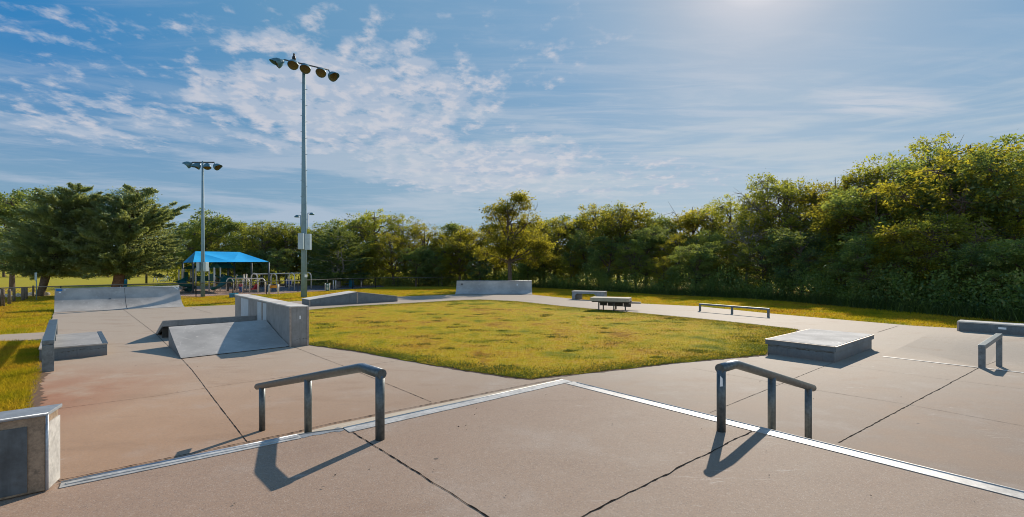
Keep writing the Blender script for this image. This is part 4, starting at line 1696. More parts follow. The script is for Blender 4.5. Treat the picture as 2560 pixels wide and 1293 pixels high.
def arch(m, x0, x1, yt, yb, Z, r):
    pts = [V(x0, yb, Z)]
    hw = (x1 - x0) / 2
    for i in range(11):
        a_ = PI - PI * i / 10
        pts.append(V((x0 + x1) / 2 + hw * math.cos(a_), yt + hw * 1.35 - hw * 1.35 * math.sin(a_), Z))
    pts.append(V(x1, yb, Z))
    pts[0].z = pts[-1].z = -0.02
    m.tube(pts, r, 8)


o = thing('toddler_swing_set', 'small pale swing frame with three low arches behind the fence', 'swing set', P(606, 731))
for x0, x1, yt, yb, Z_ in [(566, 584, 695.5, 729, 43.3), (606, 624, 695.5, 731, 43.0), (645, 663, 696, 733, 42.6)]:
    m = MB()
    arch(m, x0, x1, yt, yb, Z_, 0.05)
    m.build('arch', M['play_beige'], o)
m = MB()
m.tube([V(575, 696, 43.3), V(615, 696, 43.0), V(654, 697, 42.6)], 0.045, 8)
m.build('top_bar', M['play_beige'], o)
o = thing('swing_set', 'large pale swing frame with four tall arches left of the tall pole', 'swing set', P(700, 727))
for x0, x1, yt, yb, Z_ in [(628.5, 643.5, 684, 729, 45), (677.5, 691.5, 684, 726, 47), (722.5, 736.5, 683, 723.5, 48.8), (764, 778, 682, 721.5, 51)]:
    m = MB()
    arch(m, x0, x1, yt, yb, Z_, 0.062)
    m.build('arch', M['play_beige'], o)
m = MB()
m.tube([V(636, 685.5, 45), V(685, 684.5, 47), V(729.5, 683.5, 48.8), V(771, 682.5, 51)], 0.055, 8)
m.build('top_bar', M['play_beige'], o)
for px, Z_, lab in ((654, 45.8, 'black strap swing hanging nearest the red seat'), (716, 48.2, 'black strap swing hanging between the right arches')):
    so = thing('swing', lab, 'swing', V(px, 716, Z_), 'black strap swings')
    m = MB()
    sgs = [V(px - 3.5, 714, Z_), V(px - 2, 717.5, Z_), V(px + 2, 717.5, Z_), V(px + 3.5, 714, Z_)]
    m.tube(sgs, 0.045, 6)
    m.build('seat', M['black_wire'], so)
    for sx_ in (-3.5, 3.5):
        m = MB()
        m.tube([V(px + sx_, 714, Z_), V(px + sx_ * 0.6, 686, Z_)], 0.008, 4)
        m.build('chain', M['pole'], so)
so = thing('swing', 'red bucket swing seat under the large swing frame', 'swing', V(632, 718, 44.6))
m = MB()
m.prism([V(625, 722, 44.6), V(626, 724.5, 44.6), V(634, 724.5, 44.6), V(637.5, 718, 44.6), V(640, 711, 44.6), V(637.5, 710.5, 44.6), V(634, 716, 44.6), V(632, 720.5, 44.6)], Vector((0.1, 0.4, 0)))
m.build('seat', M['play_red'], so, bevel=0.02)
for a_, b2_ in ((V(627, 722, 44.7), V(631, 686, 45)), (V(639, 711, 44.7), V(637, 686, 45))):
    m = MB()
    m.tube([a_, b2_], 0.01, 4)
    m.build('chain', M['pole'], so)


def panel_stand(name, x0, x1, yt, yb, Z_, pan, mat, label, r=0.07, pmat='play_beige'):
    o = thing(name, label, 'play panel', P((x0 + x1) / 2, yb))
    for x in (x0, x1):
        b_ = P(x, yb)
        b_.y = Z_
        b_.x = (x - CX) / F * Z_
        t_ = V(x, yt, Z_)
        m = MB()
        m.tube([Vector((t_.x, t_.y, -0.02)), t_], r, 8)
        m.build('post', M[pmat], o)
    for (y0, y1), mt in zip(pan, mat if isinstance(mat, list) else [mat] * len(pan)):
        a_, b2_ = V(x0 + 2, (y0 + y1) / 2, Z_), V(x1 - 2, (y0 + y1) / 2, Z_)
        m = MB()
        m.obox((a_ + b2_) / 2, (b2_ - a_) / 2, Vector((0, 0.05, 0)), UP * (y1 - y0) / 2 / F * Z_)
        m.build('panel', M[mt], o, bevel=0.02)
    return o


panel_stand('activity_board', 673, 695.5, 711, 735.5, 41.2, [(713.5, 720.5)], 'play_orange', 'orange play panel between two short pale posts', 0.075)
panel_stand('activity_board', 716, 729.5, 697.5, 717, 55, [(699, 711), (713.5, 714.5)], ['play_blue', 'play_beige'], 'dark blue play panel on pale posts behind the large swing frame', 0.06)
o = panel_stand('activity_board', 813, 824, 708, 728, 46, [(709, 727.5)], 'play_green', 'green slotted play panel right of the tall pole', 0.045)
for i in range(5):
    m = MB()
    a_, b2_ = V(816.5, 712 + i * 3.2, 45.9), V(821, 711.6 + i * 3.2, 45.9)
    m.obox((a_ + b2_) / 2, (b2_ - a_) / 2, Vector((0, 0.006, 0)), UP * 0.03)
    m.build('slot', M['sticker'], o)
panel_stand('balance_posts', 833.5, 839.5, 701, 722, 50.5, [(717, 718.5)], 'play_beige', 'pair of plain white posts with a low bar, right of the green panel', 0.06)
# blue crate by the fence and blue bin, far tables
o = thing('crate', 'bright blue plastic crate lying against the fence by the wall box', 'crate', P(584, 744))
a_, b2_ = V(576.5, 739, 36.8), V(592, 739, 36.8)
m = MB()
m.obox((a_ + b2_) / 2, (b2_ - a_) / 2, Vector((0, 0.2, 0)), UP * 0.15)
m.build('body', M['crate_blue'], o, bevel=0.02)
m = MB()
m.obox((a_ + b2_) / 2 + UP * 0.15, (b2_ - a_) / 2 * 1.06, Vector((0, 0.225, 0)), UP * 0.025)
m.build('rim', M['crate_blue'], o)
m = MB()
for i in range(5):
    m.obox(a_.lerp(b2_, 0.1 + 0.2 * i) - Vector((0, 0.204, 0.02)), Vector((0.02, 0, 0)), Vector((0, 0.004, 0)), UP * 0.09)
m.build('slot', M['panel_dark'], o)
o = thing('picnic_table', 'dark picnic table in the shade beyond the playground surface', 'table', P(872, 720))
Zt = 56
m = MB()
a_, b2_ = V(862, 708.5, Zt), V(884, 708.5, Zt)
m.obox((a_ + b2_) / 2, (b2_ - a_) / 2, Vector((0, 0.38, 0)), UP * 0.03)
m.build('table_top', M['pole'], o)
for dy in (-0.75, 0.75):
    m = MB()
    m.obox((a_ + b2_) / 2 + Vector((0, dy, -0.3)), (b2_ - a_) / 2, Vector((0, 0.14, 0)), UP * 0.025)
    m.build('bench', M['pole'], o)
for k in (0.2, 0.8):
    m = MB()
    q = a_.lerp(b2_, k)
    m.tube([q, Vector((q.x, q.y - 0.6, 0))], 0.04, 5)
    m.tube([q, Vector((q.x, q.y + 0.6, 0))], 0.04, 5)
    m.build('leg', M['table_dark'], o)
b_ = V(878, 712, 54)
m = MB()
m.lathe(Vector((b_.x, b_.y, 0)), UP, [(0, 0.02), (0, 0.24), (0.75, 0.28), (0.78, 0.3), (0.8, 0.28), (0.9, 0.1), (0.9, 0.01)], 12)
o = m.build('trash_bin', M['crate_blue'], origin=Vector((b_.x, b_.y, 0)))
tag(o, 'blue bin beside the dark picnic table', 'bin')
b_ = V(903, 714, 54)
o = thing('grill', 'small barbecue grill on a pale post right of the blue bin', 'grill', (b_.x, b_.y, 0))
m = MB()
m.tube([Vector((b_.x, b_.y, 0)), Vector((b_.x, b_.y, 0.75))], 0.05, 6)
m.build('post', M['play_beige'], o)
m = MB()
m.box(Vector((b_.x, b_.y, 0.88)), (0.45, 0.4, 0.22))
m.build('fire_box', M['black_wire'], o, bevel=0.02)
# things out in the field under the junipers
b_ = V(366, 700, 66)
m = MB()
m.tube([Vector((b_.x, b_.y, 0)), V(366, 640, 66)], 0.13, 8)
o = m.build('utility_post', M['wood_post'], origin=Vector((b_.x, b_.y, 0)))
tag(o, 'dark wooden post out in the field behind the juniper', 'post')
o = thing('goal_frame', 'white goal frame standing in the far field', 'goal', (V(388, 700, 70).x, 70, 0))
for px in (386.5, 390.5):
    m = MB()
    t_ = V(px, 693, 70)
    m.tube([Vector((t_.x + (px - 388.5) * 0.12, 70, 0)), t_], 0.06, 6)
    m.build('goal_post', M['white_steel'], o)
m = MB()
m.tube([V(386.5, 693, 70), V(390.5, 693, 70)], 0.06, 6)
m.build('crossbar', M['white_steel'], o)
o = thing('bleacher', 'small metal bleacher in the far field', 'bleacher', (V(406, 705, 72).x, 72, 0))
for i in range(3):
    m = MB()
    a_, b2_ = V(400, 706, 72 + i * 0.7), V(413, 706, 72 + i * 0.7)
    a_.z = b2_.z = 0.25 + 0.32 * i
    m.obox((a_ + b2_) / 2, (b2_ - a_) / 2, Vector((0, 0.15, 0)), UP * 0.03)
    m.build('bench', M['pole'], o)
for k in (0.05, 0.5, 0.95):
    m = MB()
    q = V(400, 706, 72).lerp(V(413, 706, 72), k)
    m.tube([Vector((q.x, 71.9, 0)), Vector((q.x, 73.5, 0.85))], 0.04, 5)
    m.tube([Vector((q.x, 73.5, 0)), Vector((q.x, 73.5, 0.85))], 0.04, 5)
    m.build('support', M['pole'], o)
b_ = V(309, 715, 52)
m = MB()
m.lathe(Vector((b_.x, b_.y, 0)), UP, [(0, 0.02), (0, 0.3), (0.8, 0.34), (0.86, 0.34), (0.98, 0.12), (0.98, 0.01)], 12)
o = m.build('trash_bin', M['crate_blue'], origin=Vector((b_.x, b_.y, 0)))
tag(o, 'blue green barrel bin at the foot of the big juniper', 'bin')


# child at the toddler swings
def person():
    Z_ = 42.9
    b_ = V(601.5, 731, Z_)
    x, y = b_.x, b_.y
    o = thing('person', 'small child in a red top and blue trousers standing by the low arches', 'person', (x, y, 0))
    h = 0.92
    me = bpy.data.meshes.new('body')
    J = {'pelvis': (0, 0, .47), 'waist': (0, 0, .58), 'chest': (0, 0, .69), 'neck': (0, 0, .79), 'head': (0, -.01, .87), 'crown': (0, 0, .965),
         'hl': (-.06, 0, .46), 'kl': (-.062, -.015, .25), 'al': (-.065, .01, .05), 'tl': (-.065, -.09, .025),
         'hr': (.06, 0, .46), 'kr': (.065, -.03, .25), 'ar': (.07, .0, .05), 'tr': (.075, -.10, .025),
         'sl': (-.11, 0, .75), 'el': (-.15, .0, .60), 'wl': (-.15, -.08, .48), 'fl': (-.148, -.11, .45),
         'sr': (.11, 0, .75), 'er': (.16, -.02, .61), 'wr': (.15, -.12, .53), 'fr': (.145, -.15, .51)}
    rad = {'pelvis': .085, 'waist': .078, 'chest': .085, 'neck': .04, 'head': .085, 'crown': .05, 'hl': .06, 'kl': .042, 'al': .03, 'tl': .022,
           'sl': .04, 'el': .03, 'wl': .022, 'fl': .02}
    names = list(J)
    E = [('pelvis', 'waist'), ('waist', 'chest'), ('chest', 'neck'), ('neck', 'head'), ('head', 'crown'), ('pelvis', 'hl'), ('hl', 'kl'), ('kl', 'al'), ('al', 'tl'),
         ('pelvis', 'hr'), ('hr', 'kr'), ('kr', 'ar'), ('ar', 'tr'), ('chest', 'sl'), ('sl', 'el'), ('el', 'wl'), ('wl', 'fl'), ('chest', 'sr'), ('sr', 'er'), ('er', 'wr'), ('wr', 'fr')]

    def skin_obj(nm, keys, grow, mat):
        me = bpy.data.meshes.new(nm)
        ed = [(keys.index(a), keys.index(b)) for a, b in E if a in keys and b in keys]
        me.from_pydata([J[k] for k in keys], ed, [])
        ob = bpy.data.objects.new(nm, me)
        C.objects.link(ob)
        ob.parent = o
        ob.modifiers.new('skin', 'SKIN')
        for i, k in enumerate(keys):
            r_ = rad.get(k, rad.get(k[0] + 'l', .03)) + grow
            me.skin_vertices[0].data[i].radius = (r_, r_)
            me.skin_vertices[0].data[i].use_root = (i == 0)
        sb = ob.modifiers.new('sub', 'SUBSURF')
        sb.levels = sb.render_levels = 1
        me.materials.append(mat)
        return ob
    skin_obj('body', names, 0, M['skin'])
    skin_obj('shirt', ['chest', 'waist', 'pelvis', 'sl', 'el', 'sr', 'er'], .012, M['cloth_red'])
    skin_obj('trousers', ['pelvis', 'hl', 'kl', 'al', 'hr', 'kr', 'ar'], .014, M['cloth_blue'])
    m = MB()
    m.lathe(Vector((x, y + 0.012, 0.86)), UP, [(0.0, 0.088), (0.06, 0.095), (0.11, 0.075), (0.135, 0.02)], 12)
    m.build('hair', M['hair'], o)


person()


# ------------------------------------------------------------------ trees
def tube_np(mb, pts, radii, n=6):
    mb.tube(pts, radii, n, caps=False)


def curve_pts(a, b, g, wob, n=5):
    a, b = Vector(a), Vector(b)
    L = (b - a).length
    out = [a]
    for i in range(1, n):
        t = i / n
        out.append(a.lerp(b, t) + Vector(g.normal(0, wob * L, 3)) * math.sin(PI * t) + UP * L * 0.06 * math.sin(PI * t))
    out.append(b)
    return out


def deciduous(seed, H, rad, base, leafmat, barkmat, nl=11, clumps=26, leaves=60, leaf=0.13, spread=0.21, sparse=0.0, top=1.0, trunk=0.16, bare=0, lobes=None):
    """returns (trunk mesh, crown mesh) at the origin: lobes of leaf clumps on real limbs"""
    g = np.random.default_rng(seed)
    mb = MB()
    fork = base + (H - base) * 0.22
    lean = g.normal(0, 0.25, 2)
    tp = [Vector((0, 0, -0.1)), Vector((lean[0] * 0.2, lean[1] * 0.2, fork * 0.5)), Vector((lean[0] * 0.5, lean[1] * 0.5, fork)),
          Vector((lean[0] * 0.9, lean[1] * 0.9, base + (H - base) * 0.6)), Vector((lean[0], lean[1], H * 0.93))]
    tube_np(mb, tp, [trunk * 1.25, trunk, trunk * 0.85, trunk * 0.45, 0.02], 8)
    C_, A_, T_ = [], [], []
    hC = (H - base) / 2
    zc = base + hC
    nl = len(lobes) if lobes else nl
    for i in range(nl):
        # lobe centres over an egg shaped crown
        ph = 2 * PI * (i * 0.381966 + g.uniform(-0.08, 0.08))
        zz = -0.82 + 1.72 * (i + 0.5) / nl + g.uniform(-0.08, 0.08)
        rr = math.sqrt(max(0.05, 1 - (zz * 0.92) ** 2)) * (top if zz > 0.3 else 1.0)
        k = g.uniform(0.45, 0.75)
        c = np.array([lean[0] * 0.6 + math.cos(ph) * rr * rad * k, lean[1] * 0.6 + math.sin(ph) * rr * rad * k, zc + zz * hC * 0.80])
        lr = g.uniform(0.30, 0.46) * rad
        if lobes:
            c = np.array(lobes[i][:3], float)
            lr = lobes[i][3] * (1.25 if lobes[i][2] > 6.5 else 1.0)
        hgt = min(max((c[2] - base) / (H - base), 0.05), 0.9)
        start = Vector((lean[0] * hgt, lean[1] * hgt, max(fork * 0.75, c[2] - rad * g.uniform(0.35, 0.8))))
        limb = curve_pts(start, c, g, 0.06)
        tube_np(mb, limb, [trunk * 0.42 * (1 - 0.75 * j / 5) + 0.012 for j in range(6)], 5)
        for j in range(clumps):
            d = g.normal(size=3)
            d /= np.linalg.norm(d)
            d[2] = d[2] * 0.85 + 0.1
            q = c + d * lr * g.uniform(0.55, 1.15) * np.array([1.15, 1.15, 0.85])
            if q[2] > H:
                q[2] = H - g.uniform(0, 0.4)
            q[2] = max(q[2], base * 0.6 + 0.15)
            if j % 2 == 0:
                tube_np(mb, [Vector(c) + Vector(g.normal(0, 0.1, 3)), Vector((c + q) / 2 + g.normal(0, 0.08, 3)), Vector(q)], [0.022, 0.014, 0.006], 4)
            if g.uniform() < sparse + (0.08 if lobes and c[2] > 6.5 else 0):
                continue
            n = int(leaves * g.uniform(0.6, 1.3))
            lc = q + g.normal(0, 1, (n, 3)) * spread * np.array([1, 1, 0.7]) * g.uniform(0.7, 1.2)
            C_.append(lc)
            out = unit(lc - c + g.normal(0, 0.5, (n, 3)))
            out[:, 2] -= 0.35
            A_.append(out)
            T_.append(np.clip(g.normal(g.uniform(0.1, 0.85), 0.32, n), 0, 1))
    for i in range(bare):
        ph = g.uniform(0, 2 * PI)
        st = Vector((lean[0] * 0.6, lean[1] * 0.6, g.uniform(fork, zc)))
        en = Vector((math.cos(ph) * rad * g.uniform(0.6, 1.0), math.sin(ph) * rad * g.uniform(0.6, 1.0), g.uniform(zc, H * 0.86)))
        cp = curve_pts(st, en, g, 0.08)
        tube_np(mb, cp, [0.07, 0.055, 0.04, 0.03, 0.02, 0.008], 5)
        for k in range(2, 6):
            for s in range(3):
                e2 = cp[k] + Vector(g.normal(0, 0.55, 3)) + UP * 0.15
                tube_np(mb, [cp[k], cp[k].lerp(e2, 0.5) + Vector(g.normal(0, 0.06, 3)), e2], [0.018, 0.012, 0.004], 4)
    cc, aa, tt = np.concatenate(C_), np.concatenate(A_), np.concatenate(T_)
    L = leaf * (0.55 + 1.25 * g.uniform(0, 1, len(cc)) ** 1.6)
    crown = np_mesh('crown', leaf_quads(g, cc, aa, L, L * g.uniform(0.4, 0.65, len(cc))), 4, leafmat, tt)
    tm = bpy.data.meshes.new('trunk')
    tm.from_pydata(mb.v, [], mb.f)
    tm.polygons.foreach_set('use_smooth', [True] * len(mb.f))
    tm.materials.append(barkmat)
    return tm, crown


def juniper(seed, H, rad, leafmat, barkmat, base=1.3, nb=120, lean=(0, 0), trunk=0.34, forks=3, dens=1.0):
    """spreading evergreen: upswept sprays of scale foliage on long boughs"""
    g = np.random.default_rng(seed)
    mb = MB()
    stems = []
    for k in range(forks):
        a = 2 * PI * k / forks + g.uniform(-0.4, 0.4)
        r_ = 0.0 if k == 0 else g.uniform(0.25, 0.5) * rad * 0.6
        topz = H * (0.95 if k == 0 else g.uniform(0.62, 0.85))
        tip = Vector((lean[0] + math.cos(a) * r_, lean[1] + math.sin(a) * r_, topz))
        root = Vector((0.0, 0, -0.1))
        mid = Vector((math.cos(a) * 0.12 + lean[0] * 0.15, math.sin(a) * 0.12 + lean[1] * 0.15, base * 0.9))
        pts = [root, mid, mid.lerp(tip, 0.35) + Vector(g.normal(0, 0.12, 3)), mid.lerp(tip, 0.7) + Vector(g.normal(0, 0.1, 3)), tip]
        kk = 1.0 if k == 0 else 0.62
        tube_np(mb, pts, [trunk * 1.2 * kk, trunk * kk, trunk * 0.7 * kk, trunk * 0.35 * kk, 0.02], 8)
        stems.append(pts)
    C_, A_, T_ = [], [], []
    for i in range(nb):
        st = stems[i % forks]
        t = (i + 0.5) / nb
        z = base + (H - base) * t ** 1.15 * 0.97
        # find stem point at that height
        p = None
        for a, b in zip(st, st[1:]):
            if a.z <= z <= b.z:
                p = a.lerp(b, (z - a.z) / (b.z - a.z))
        if p is None:
            p = st[-1].copy() if z > st[-1].z else st[1].copy()
            z = p.z
        hh = (z - base) / (H - base)
        env = rad * (1 - hh ** 1.7) ** 0.75 * (0.72 + 0.28 * min(1, hh * 5)) * g.uniform(0.6, 1.08)
        ph = i * 2.39996 + g.uniform(-0.4, 0.4)
        d = Vector((math.cos(ph), math.sin(ph), 0))
        Lb = max(0.4, env)
        rise = 0.0 + 0.40 * hh ** 1.5 + g.uniform(-0.16, 0.26)
        tip = p + d * Lb + UP * Lb * rise
        mid = p + d * Lb * 0.55 + UP * Lb * rise * 0.30
        pts = [p, p.lerp(mid, 0.5) - UP * 0.02 * Lb, mid, mid.lerp(tip, 0.55) + UP * 0.03, tip]
        tube_np(mb, pts, [0.045, 0.04, 0.03, 0.018, 0.006], 5)
        tone = g.uniform(-0.15, 0.75)
        nspray = int(10 + Lb * 9)
        for s in range(nspray):
            u = 0.10 + 0.93 * g.uniform() ** 0.75
            k = min(3, int(u * 4)) if u < 1 else 3
            q = pts[k].lerp(pts[k + 1], min(1.1, u * 4 - k))
            side = Vector((-d.y, d.x, 0)) * g.choice([-1, 1])
            dirv = (d * g.uniform(0.5, 1.0) + side * g.uniform(0.0, 1.1) * (1.12 - u) + UP * g.uniform(-0.15, 0.42)).normalized()
            ls = g.uniform(0.35, 0.8) * (1.1 - 0.5 * u) * (0.7 + 0.12 * Lb)
            n = int(24 * dens)
            v = g.uniform(0, 1, n)
            q_, dn = np.array(q), np.array(dirv)
            c = q_ + dn * (v * ls)[:, None] + g.normal(0, 0.13, (n, 3)) * ((1.15 - v) * (1.35 - 0.85 * u))[:, None]
            c[:, 2] -= 0.05 * (1 - v)
            ax_ = dn + g.normal(0, 0.38, (n, 3))
            C_.append(c)
            A_.append(ax_)
            T_.append(np.clip(g.normal(tone, 0.2, n) + 0.2 * (u - 0.6), 0, 1))
    # loose inner foliage that fills the crown between the boughs
    for i in range(int(nb * 2.6)):
        hh = g.uniform(0.0, 0.9)
        env = rad * (1 - hh ** 1.7) ** 0.75 * (0.72 + 0.28 * min(1, hh * 5)) * math.sqrt(g.uniform(0.05, 0.85))
        ph = g.uniform(0, 2 * PI)
        z = base + (H - base) * hh
        q_ = np.array([lean[0] * hh * 0.9 + math.cos(ph) * env, lean[1] * hh * 0.9 + math.sin(ph) * env, z + 0.1 * env])
        n = int(26 * dens)
        C_.append(q_ + g.normal(0, 1, (n, 3)) * np.array([0.36, 0.36, 0.17]))
        A_.append(np.array([math.cos(ph), math.sin(ph), 0.1]) + g.normal(0, 0.5, (n, 3)))
        T_.append(np.clip(g.normal(g.uniform(-0.1, 0.6), 0.25, n), 0, 1))
    cc, aa, tt = np.concatenate(C_), np.concatenate(A_), np.concatenate(T_)
    L = g.uniform(0.08, 0.2, len(cc))
    crown = np_mesh('crown', leaf_quads(g, cc, aa, L, L * g.uniform(0.28, 0.5, len(cc))), 4, leafmat, tt)
    tm = bpy.data.meshes.new('trunk')
    tm.from_pydata(mb.v, [], mb.f)
    tm.polygons.foreach_set('use_smooth', [True] * len(mb.f))
    tm.materials.append(barkmat)
    return tm, crown


def plant(meshes, name, loc, rz, s, label, cat='tree', group=None):
    o = thing(name, label, cat, loc, group)
    o.rotation_euler = (0, 0, rz)
    o.scale = s if isinstance(s, tuple) else (s, s, s)
    for nm, me in zip(('trunk', 'crown'), meshes):
        ch = bpy.data.objects.new(nm, me)
        C.objects.link(ch)
        ch.parent = o
    return o


PROTO = {
    'gold1': (deciduous(21, 8, 2.7, 0.9, M['leaf_gold'], M['bark'], nl=14, clumps=26, leaves=52, leaf=0.14, bare=3), 8),
    'gold2': (deciduous(22, 8, 2.9, 0.8, M['leaf_gold'], M['bark'], nl=16, clumps=24, leaves=46, leaf=0.13, bare=4), 8),
    'olive1': (deciduous(23, 9, 3.1, 1.0, M['leaf_olive'], M['bark'], nl=15, clumps=26, leaves=48, leaf=0.14, bare=6), 9),
    'olive2': (deciduous(24, 9, 2.9, 1.2, M['leaf_olive'], M['bark'], nl=12, clumps=24, leaves=58, leaf=0.13, sparse=0.2, bare=8), 9),
    'dark1': (deciduous(25, 8, 2.9, 0.6, M['leaf_dark'], M['bark'], nl=14, clumps=26, leaves=64, leaf=0.15), 8),
    'dark2': (deciduous(26, 8, 2.6, 0.5, M['leaf_dark'], M['bark'], nl=12, clumps=28, leaves=60, leaf=0.14), 8),
    'feather': (deciduous(27, 9.5, 2.8, 2.2, M['leaf_olive'], M['bark_pale'], nl=14, clumps=26, leaves=34, leaf=0.12, spread=0.17, sparse=0.3, bare=10), 9.5),
}
LOOK = {'gold1': 'yellow green bushy', 'gold2': 'golden green rounded', 'olive1': 'olive broad', 'olive2': 'olive twiggy', 'dark1': 'dark green dense', 'dark2': 'dark green narrow', 'feather': 'thin feathery bare branched'}
KIND = {'gold1': 'bushy_tree', 'gold2': 'bushy_tree', 'olive1': 'broadleaf_tree', 'olive2': 'broadleaf_tree', 'dark1': 'dense_tree', 'dark2': 'dense_tree', 'feather': 'feathery_tree'}


def interp(tab, x):
    if x <= tab[0][0]:
        return tab[0][1]
    for (a, va), (b, vb) in zip(tab, tab[1:]):
        if x <= b:
            return va + (vb - va) * (x - a) / (b - a)
    return tab[-1][1]


EDGE = [(780, 58), (1200, 56), (1330, 54), (1640, 41), (1881, 35.5), (2122, 28.5), (2364, 23.8), (2560, 21), (2800, 17.5), (3000, 15.5)]
SKY = [(780, 560), (850, 545), (930, 516), (1000, 522), (1060, 556), (1120, 550), (1180, 556), (1260, 550), (1340, 540), (1400, 526), (1480, 510), (1560, 490), (1620, 500),
       (1650, 520), (1700, 510), (1760, 490), (1850, 470), (1900, 447), (1960, 430), (2000, 438), (2050, 445), (2100, 425), (2150, 425), (2200, 405), (2260, 375), (2330, 338),
       (2400, 350), (2460, 348), (2520, 360), (2580, 365), (3000, 320)]


def top_h(px, Z):
    return EYE + (HY - interp(SKY, px)) / F * Z


ANCH = [(1330, 1420, 'right of the far quarter pipe'), (1420, 1600, 'behind the table'), (1600, 1745, 'between table and long low rail'), (1745, 1930, 'behind the long low rail'),
        (1930, 2070, 'behind the low box left half'), (2070, 2210, 'behind the low box right half'), (2210, 2390, 'between low box and long ledge'), (2390, 2480, 'above the long ledge left end'), (2480, 3000, 'at the right picture edge')]
counts = {}


def wood_label(key, rowname, px):
    a = next((w for x0, x1, w in ANCH if x0 <= px < x1), 'in the wood')
    kk = (rowname, a)
    counts[kk] = counts.get(kk, 0) + 1
    n = counts[kk]
    side = {1: '', 2: ', farther right', 3: ', rightmost there'}.get(n, ', far right')
    return f"{LOOK[key]} {rowname} tree {a}{side}"


tr = random.Random(5)


def put_tree(key, px, Z, H, label, group, sx=1.0):
    mesh, h0 = PROTO[key]
    b = V(px, HY, Z)
    s = H / h0
    return plant(mesh, KIND[key], (b.x, b.y, 0), tr.uniform(0, 2 * PI), (s * sx, s * sx, s), label, 'tree', group)


# back row: makes the skyline of the wood
seq = ['olive1', 'dark1', 'gold2', 'olive2', 'dark1', 'gold1', 'olive1', 'feather', 'olive2', 'gold1', 'feather', 'olive1', 'feather', 'dark1', 'olive2', 'olive1']
for i, px in enumerate([1350, 1440, 1500, 1565, 1650, 1740, 1830, 1920, 1975, 2085, 2150, 2235, 2330, 2420, 2500, 2610]):
    Z = interp(EDGE, px) + 11 + tr.uniform(-1, 1)
    put_tree(seq[i], px, Z, top_h(px, Z) * (0.98 if px < 1900 else 1.04), wood_label(seq[i], 'tall skyline', px), 'tall skyline trees of the wood', 1.0)
seq = ['gold2', 'dark2', 'gold1', 'dark1', 'gold2', 'dark1', 'feather', 'gold2', 'feather', 'gold1', 'dark1', 'feather', 'gold2', 'dark2', 'olive1', 'gold1']
for i, px in enumerate([1385, 1470, 1545, 1615, 1690, 1775, 1865, 1955, 2040, 2115, 2195, 2285, 2375, 2450, 2535, 2660]):
    Z = interp(EDGE, px) + 6.5 + tr.uniform(-0.8, 0.8)
    put_tree(seq[i], px, Z, top_h(px, Z) * tr.uniform(0.66, 0.96), wood_label(seq[i], 'middle height', px), 'middle height trees of the wood', 1.08)
seq = ['olive1', 'gold1', 'dark2', 'olive2', 'gold2', 'dark1', 'gold1', 'olive2', 'dark1', 'olive1', 'dark2', 'gold1', 'olive2', 'dark2', 'dark1']
for i, px in enumerate([1360, 1430, 1510, 1590, 1660, 1740, 1820, 1910, 2005, 2100, 2190, 2280, 2370, 2465, 2560]):
    Z = interp(EDGE, px) + 2.6 + tr.uniform(-0.5, 0.5)
    put_tree(seq[i], px, Z, min(6.0, top_h(px, Z) * tr.uniform(0.38, 0.66)), wood_label(seq[i], 'short front', px), 'short front trees of the wood', 1.3)

# the lone tree behind the far quarter pipe
lobes = [(-1.7, 0.3, 7.6, 0.85), (-0.5, -0.5, 8.3, 0.8), (1.2, 0.2, 8.8, 0.75), (0.9, 0.0, 9.45, 0.42), (0.2, 0.8, 6.8, 1.1), (2.1, -0.4, 6.8, 1.0), (-2.1, -0.6, 5.7, 1.0),
         (-2.4, 0.5, 3.7, 0.95), (-1.5, -1.2, 4.5, 1.0), (0.8, -1.3, 4.9, 1.1), (2.4, 0.9, 5.2, 1.0), (3.5, -0.5, 3.6, 1.0), (4.3, 0.2, 3.1, 0.8), (2.4, -1.0, 3.0, 0.9), (-1.1, 1.2, 2.9, 0.7), (0.6, 1.6, 5.8, 1.0), (3.0, 0.0, 4.4, 0.9), (1.4, 0.9, 3.4, 0.8), (-0.6, -0.9, 3.7, 0.8), (-0.2, 0.2, 7.6, 0.8)]
lone = deciduous(41, 9.9, 3.9, 1.9, M['leaf_gold'], M['bark'], clumps=26, leaves=66, leaf=0.15, spread=0.26, sparse=0.06, trunk=0.2, bare=3, lobes=lobes)
b_ = V(1276, HY, 49)
plant(lone, 'lone_tree', (b_.x, b_.y, 0), 0, 1.0, 'lone yellow green tree with clear trunk behind the far quarter pipe')

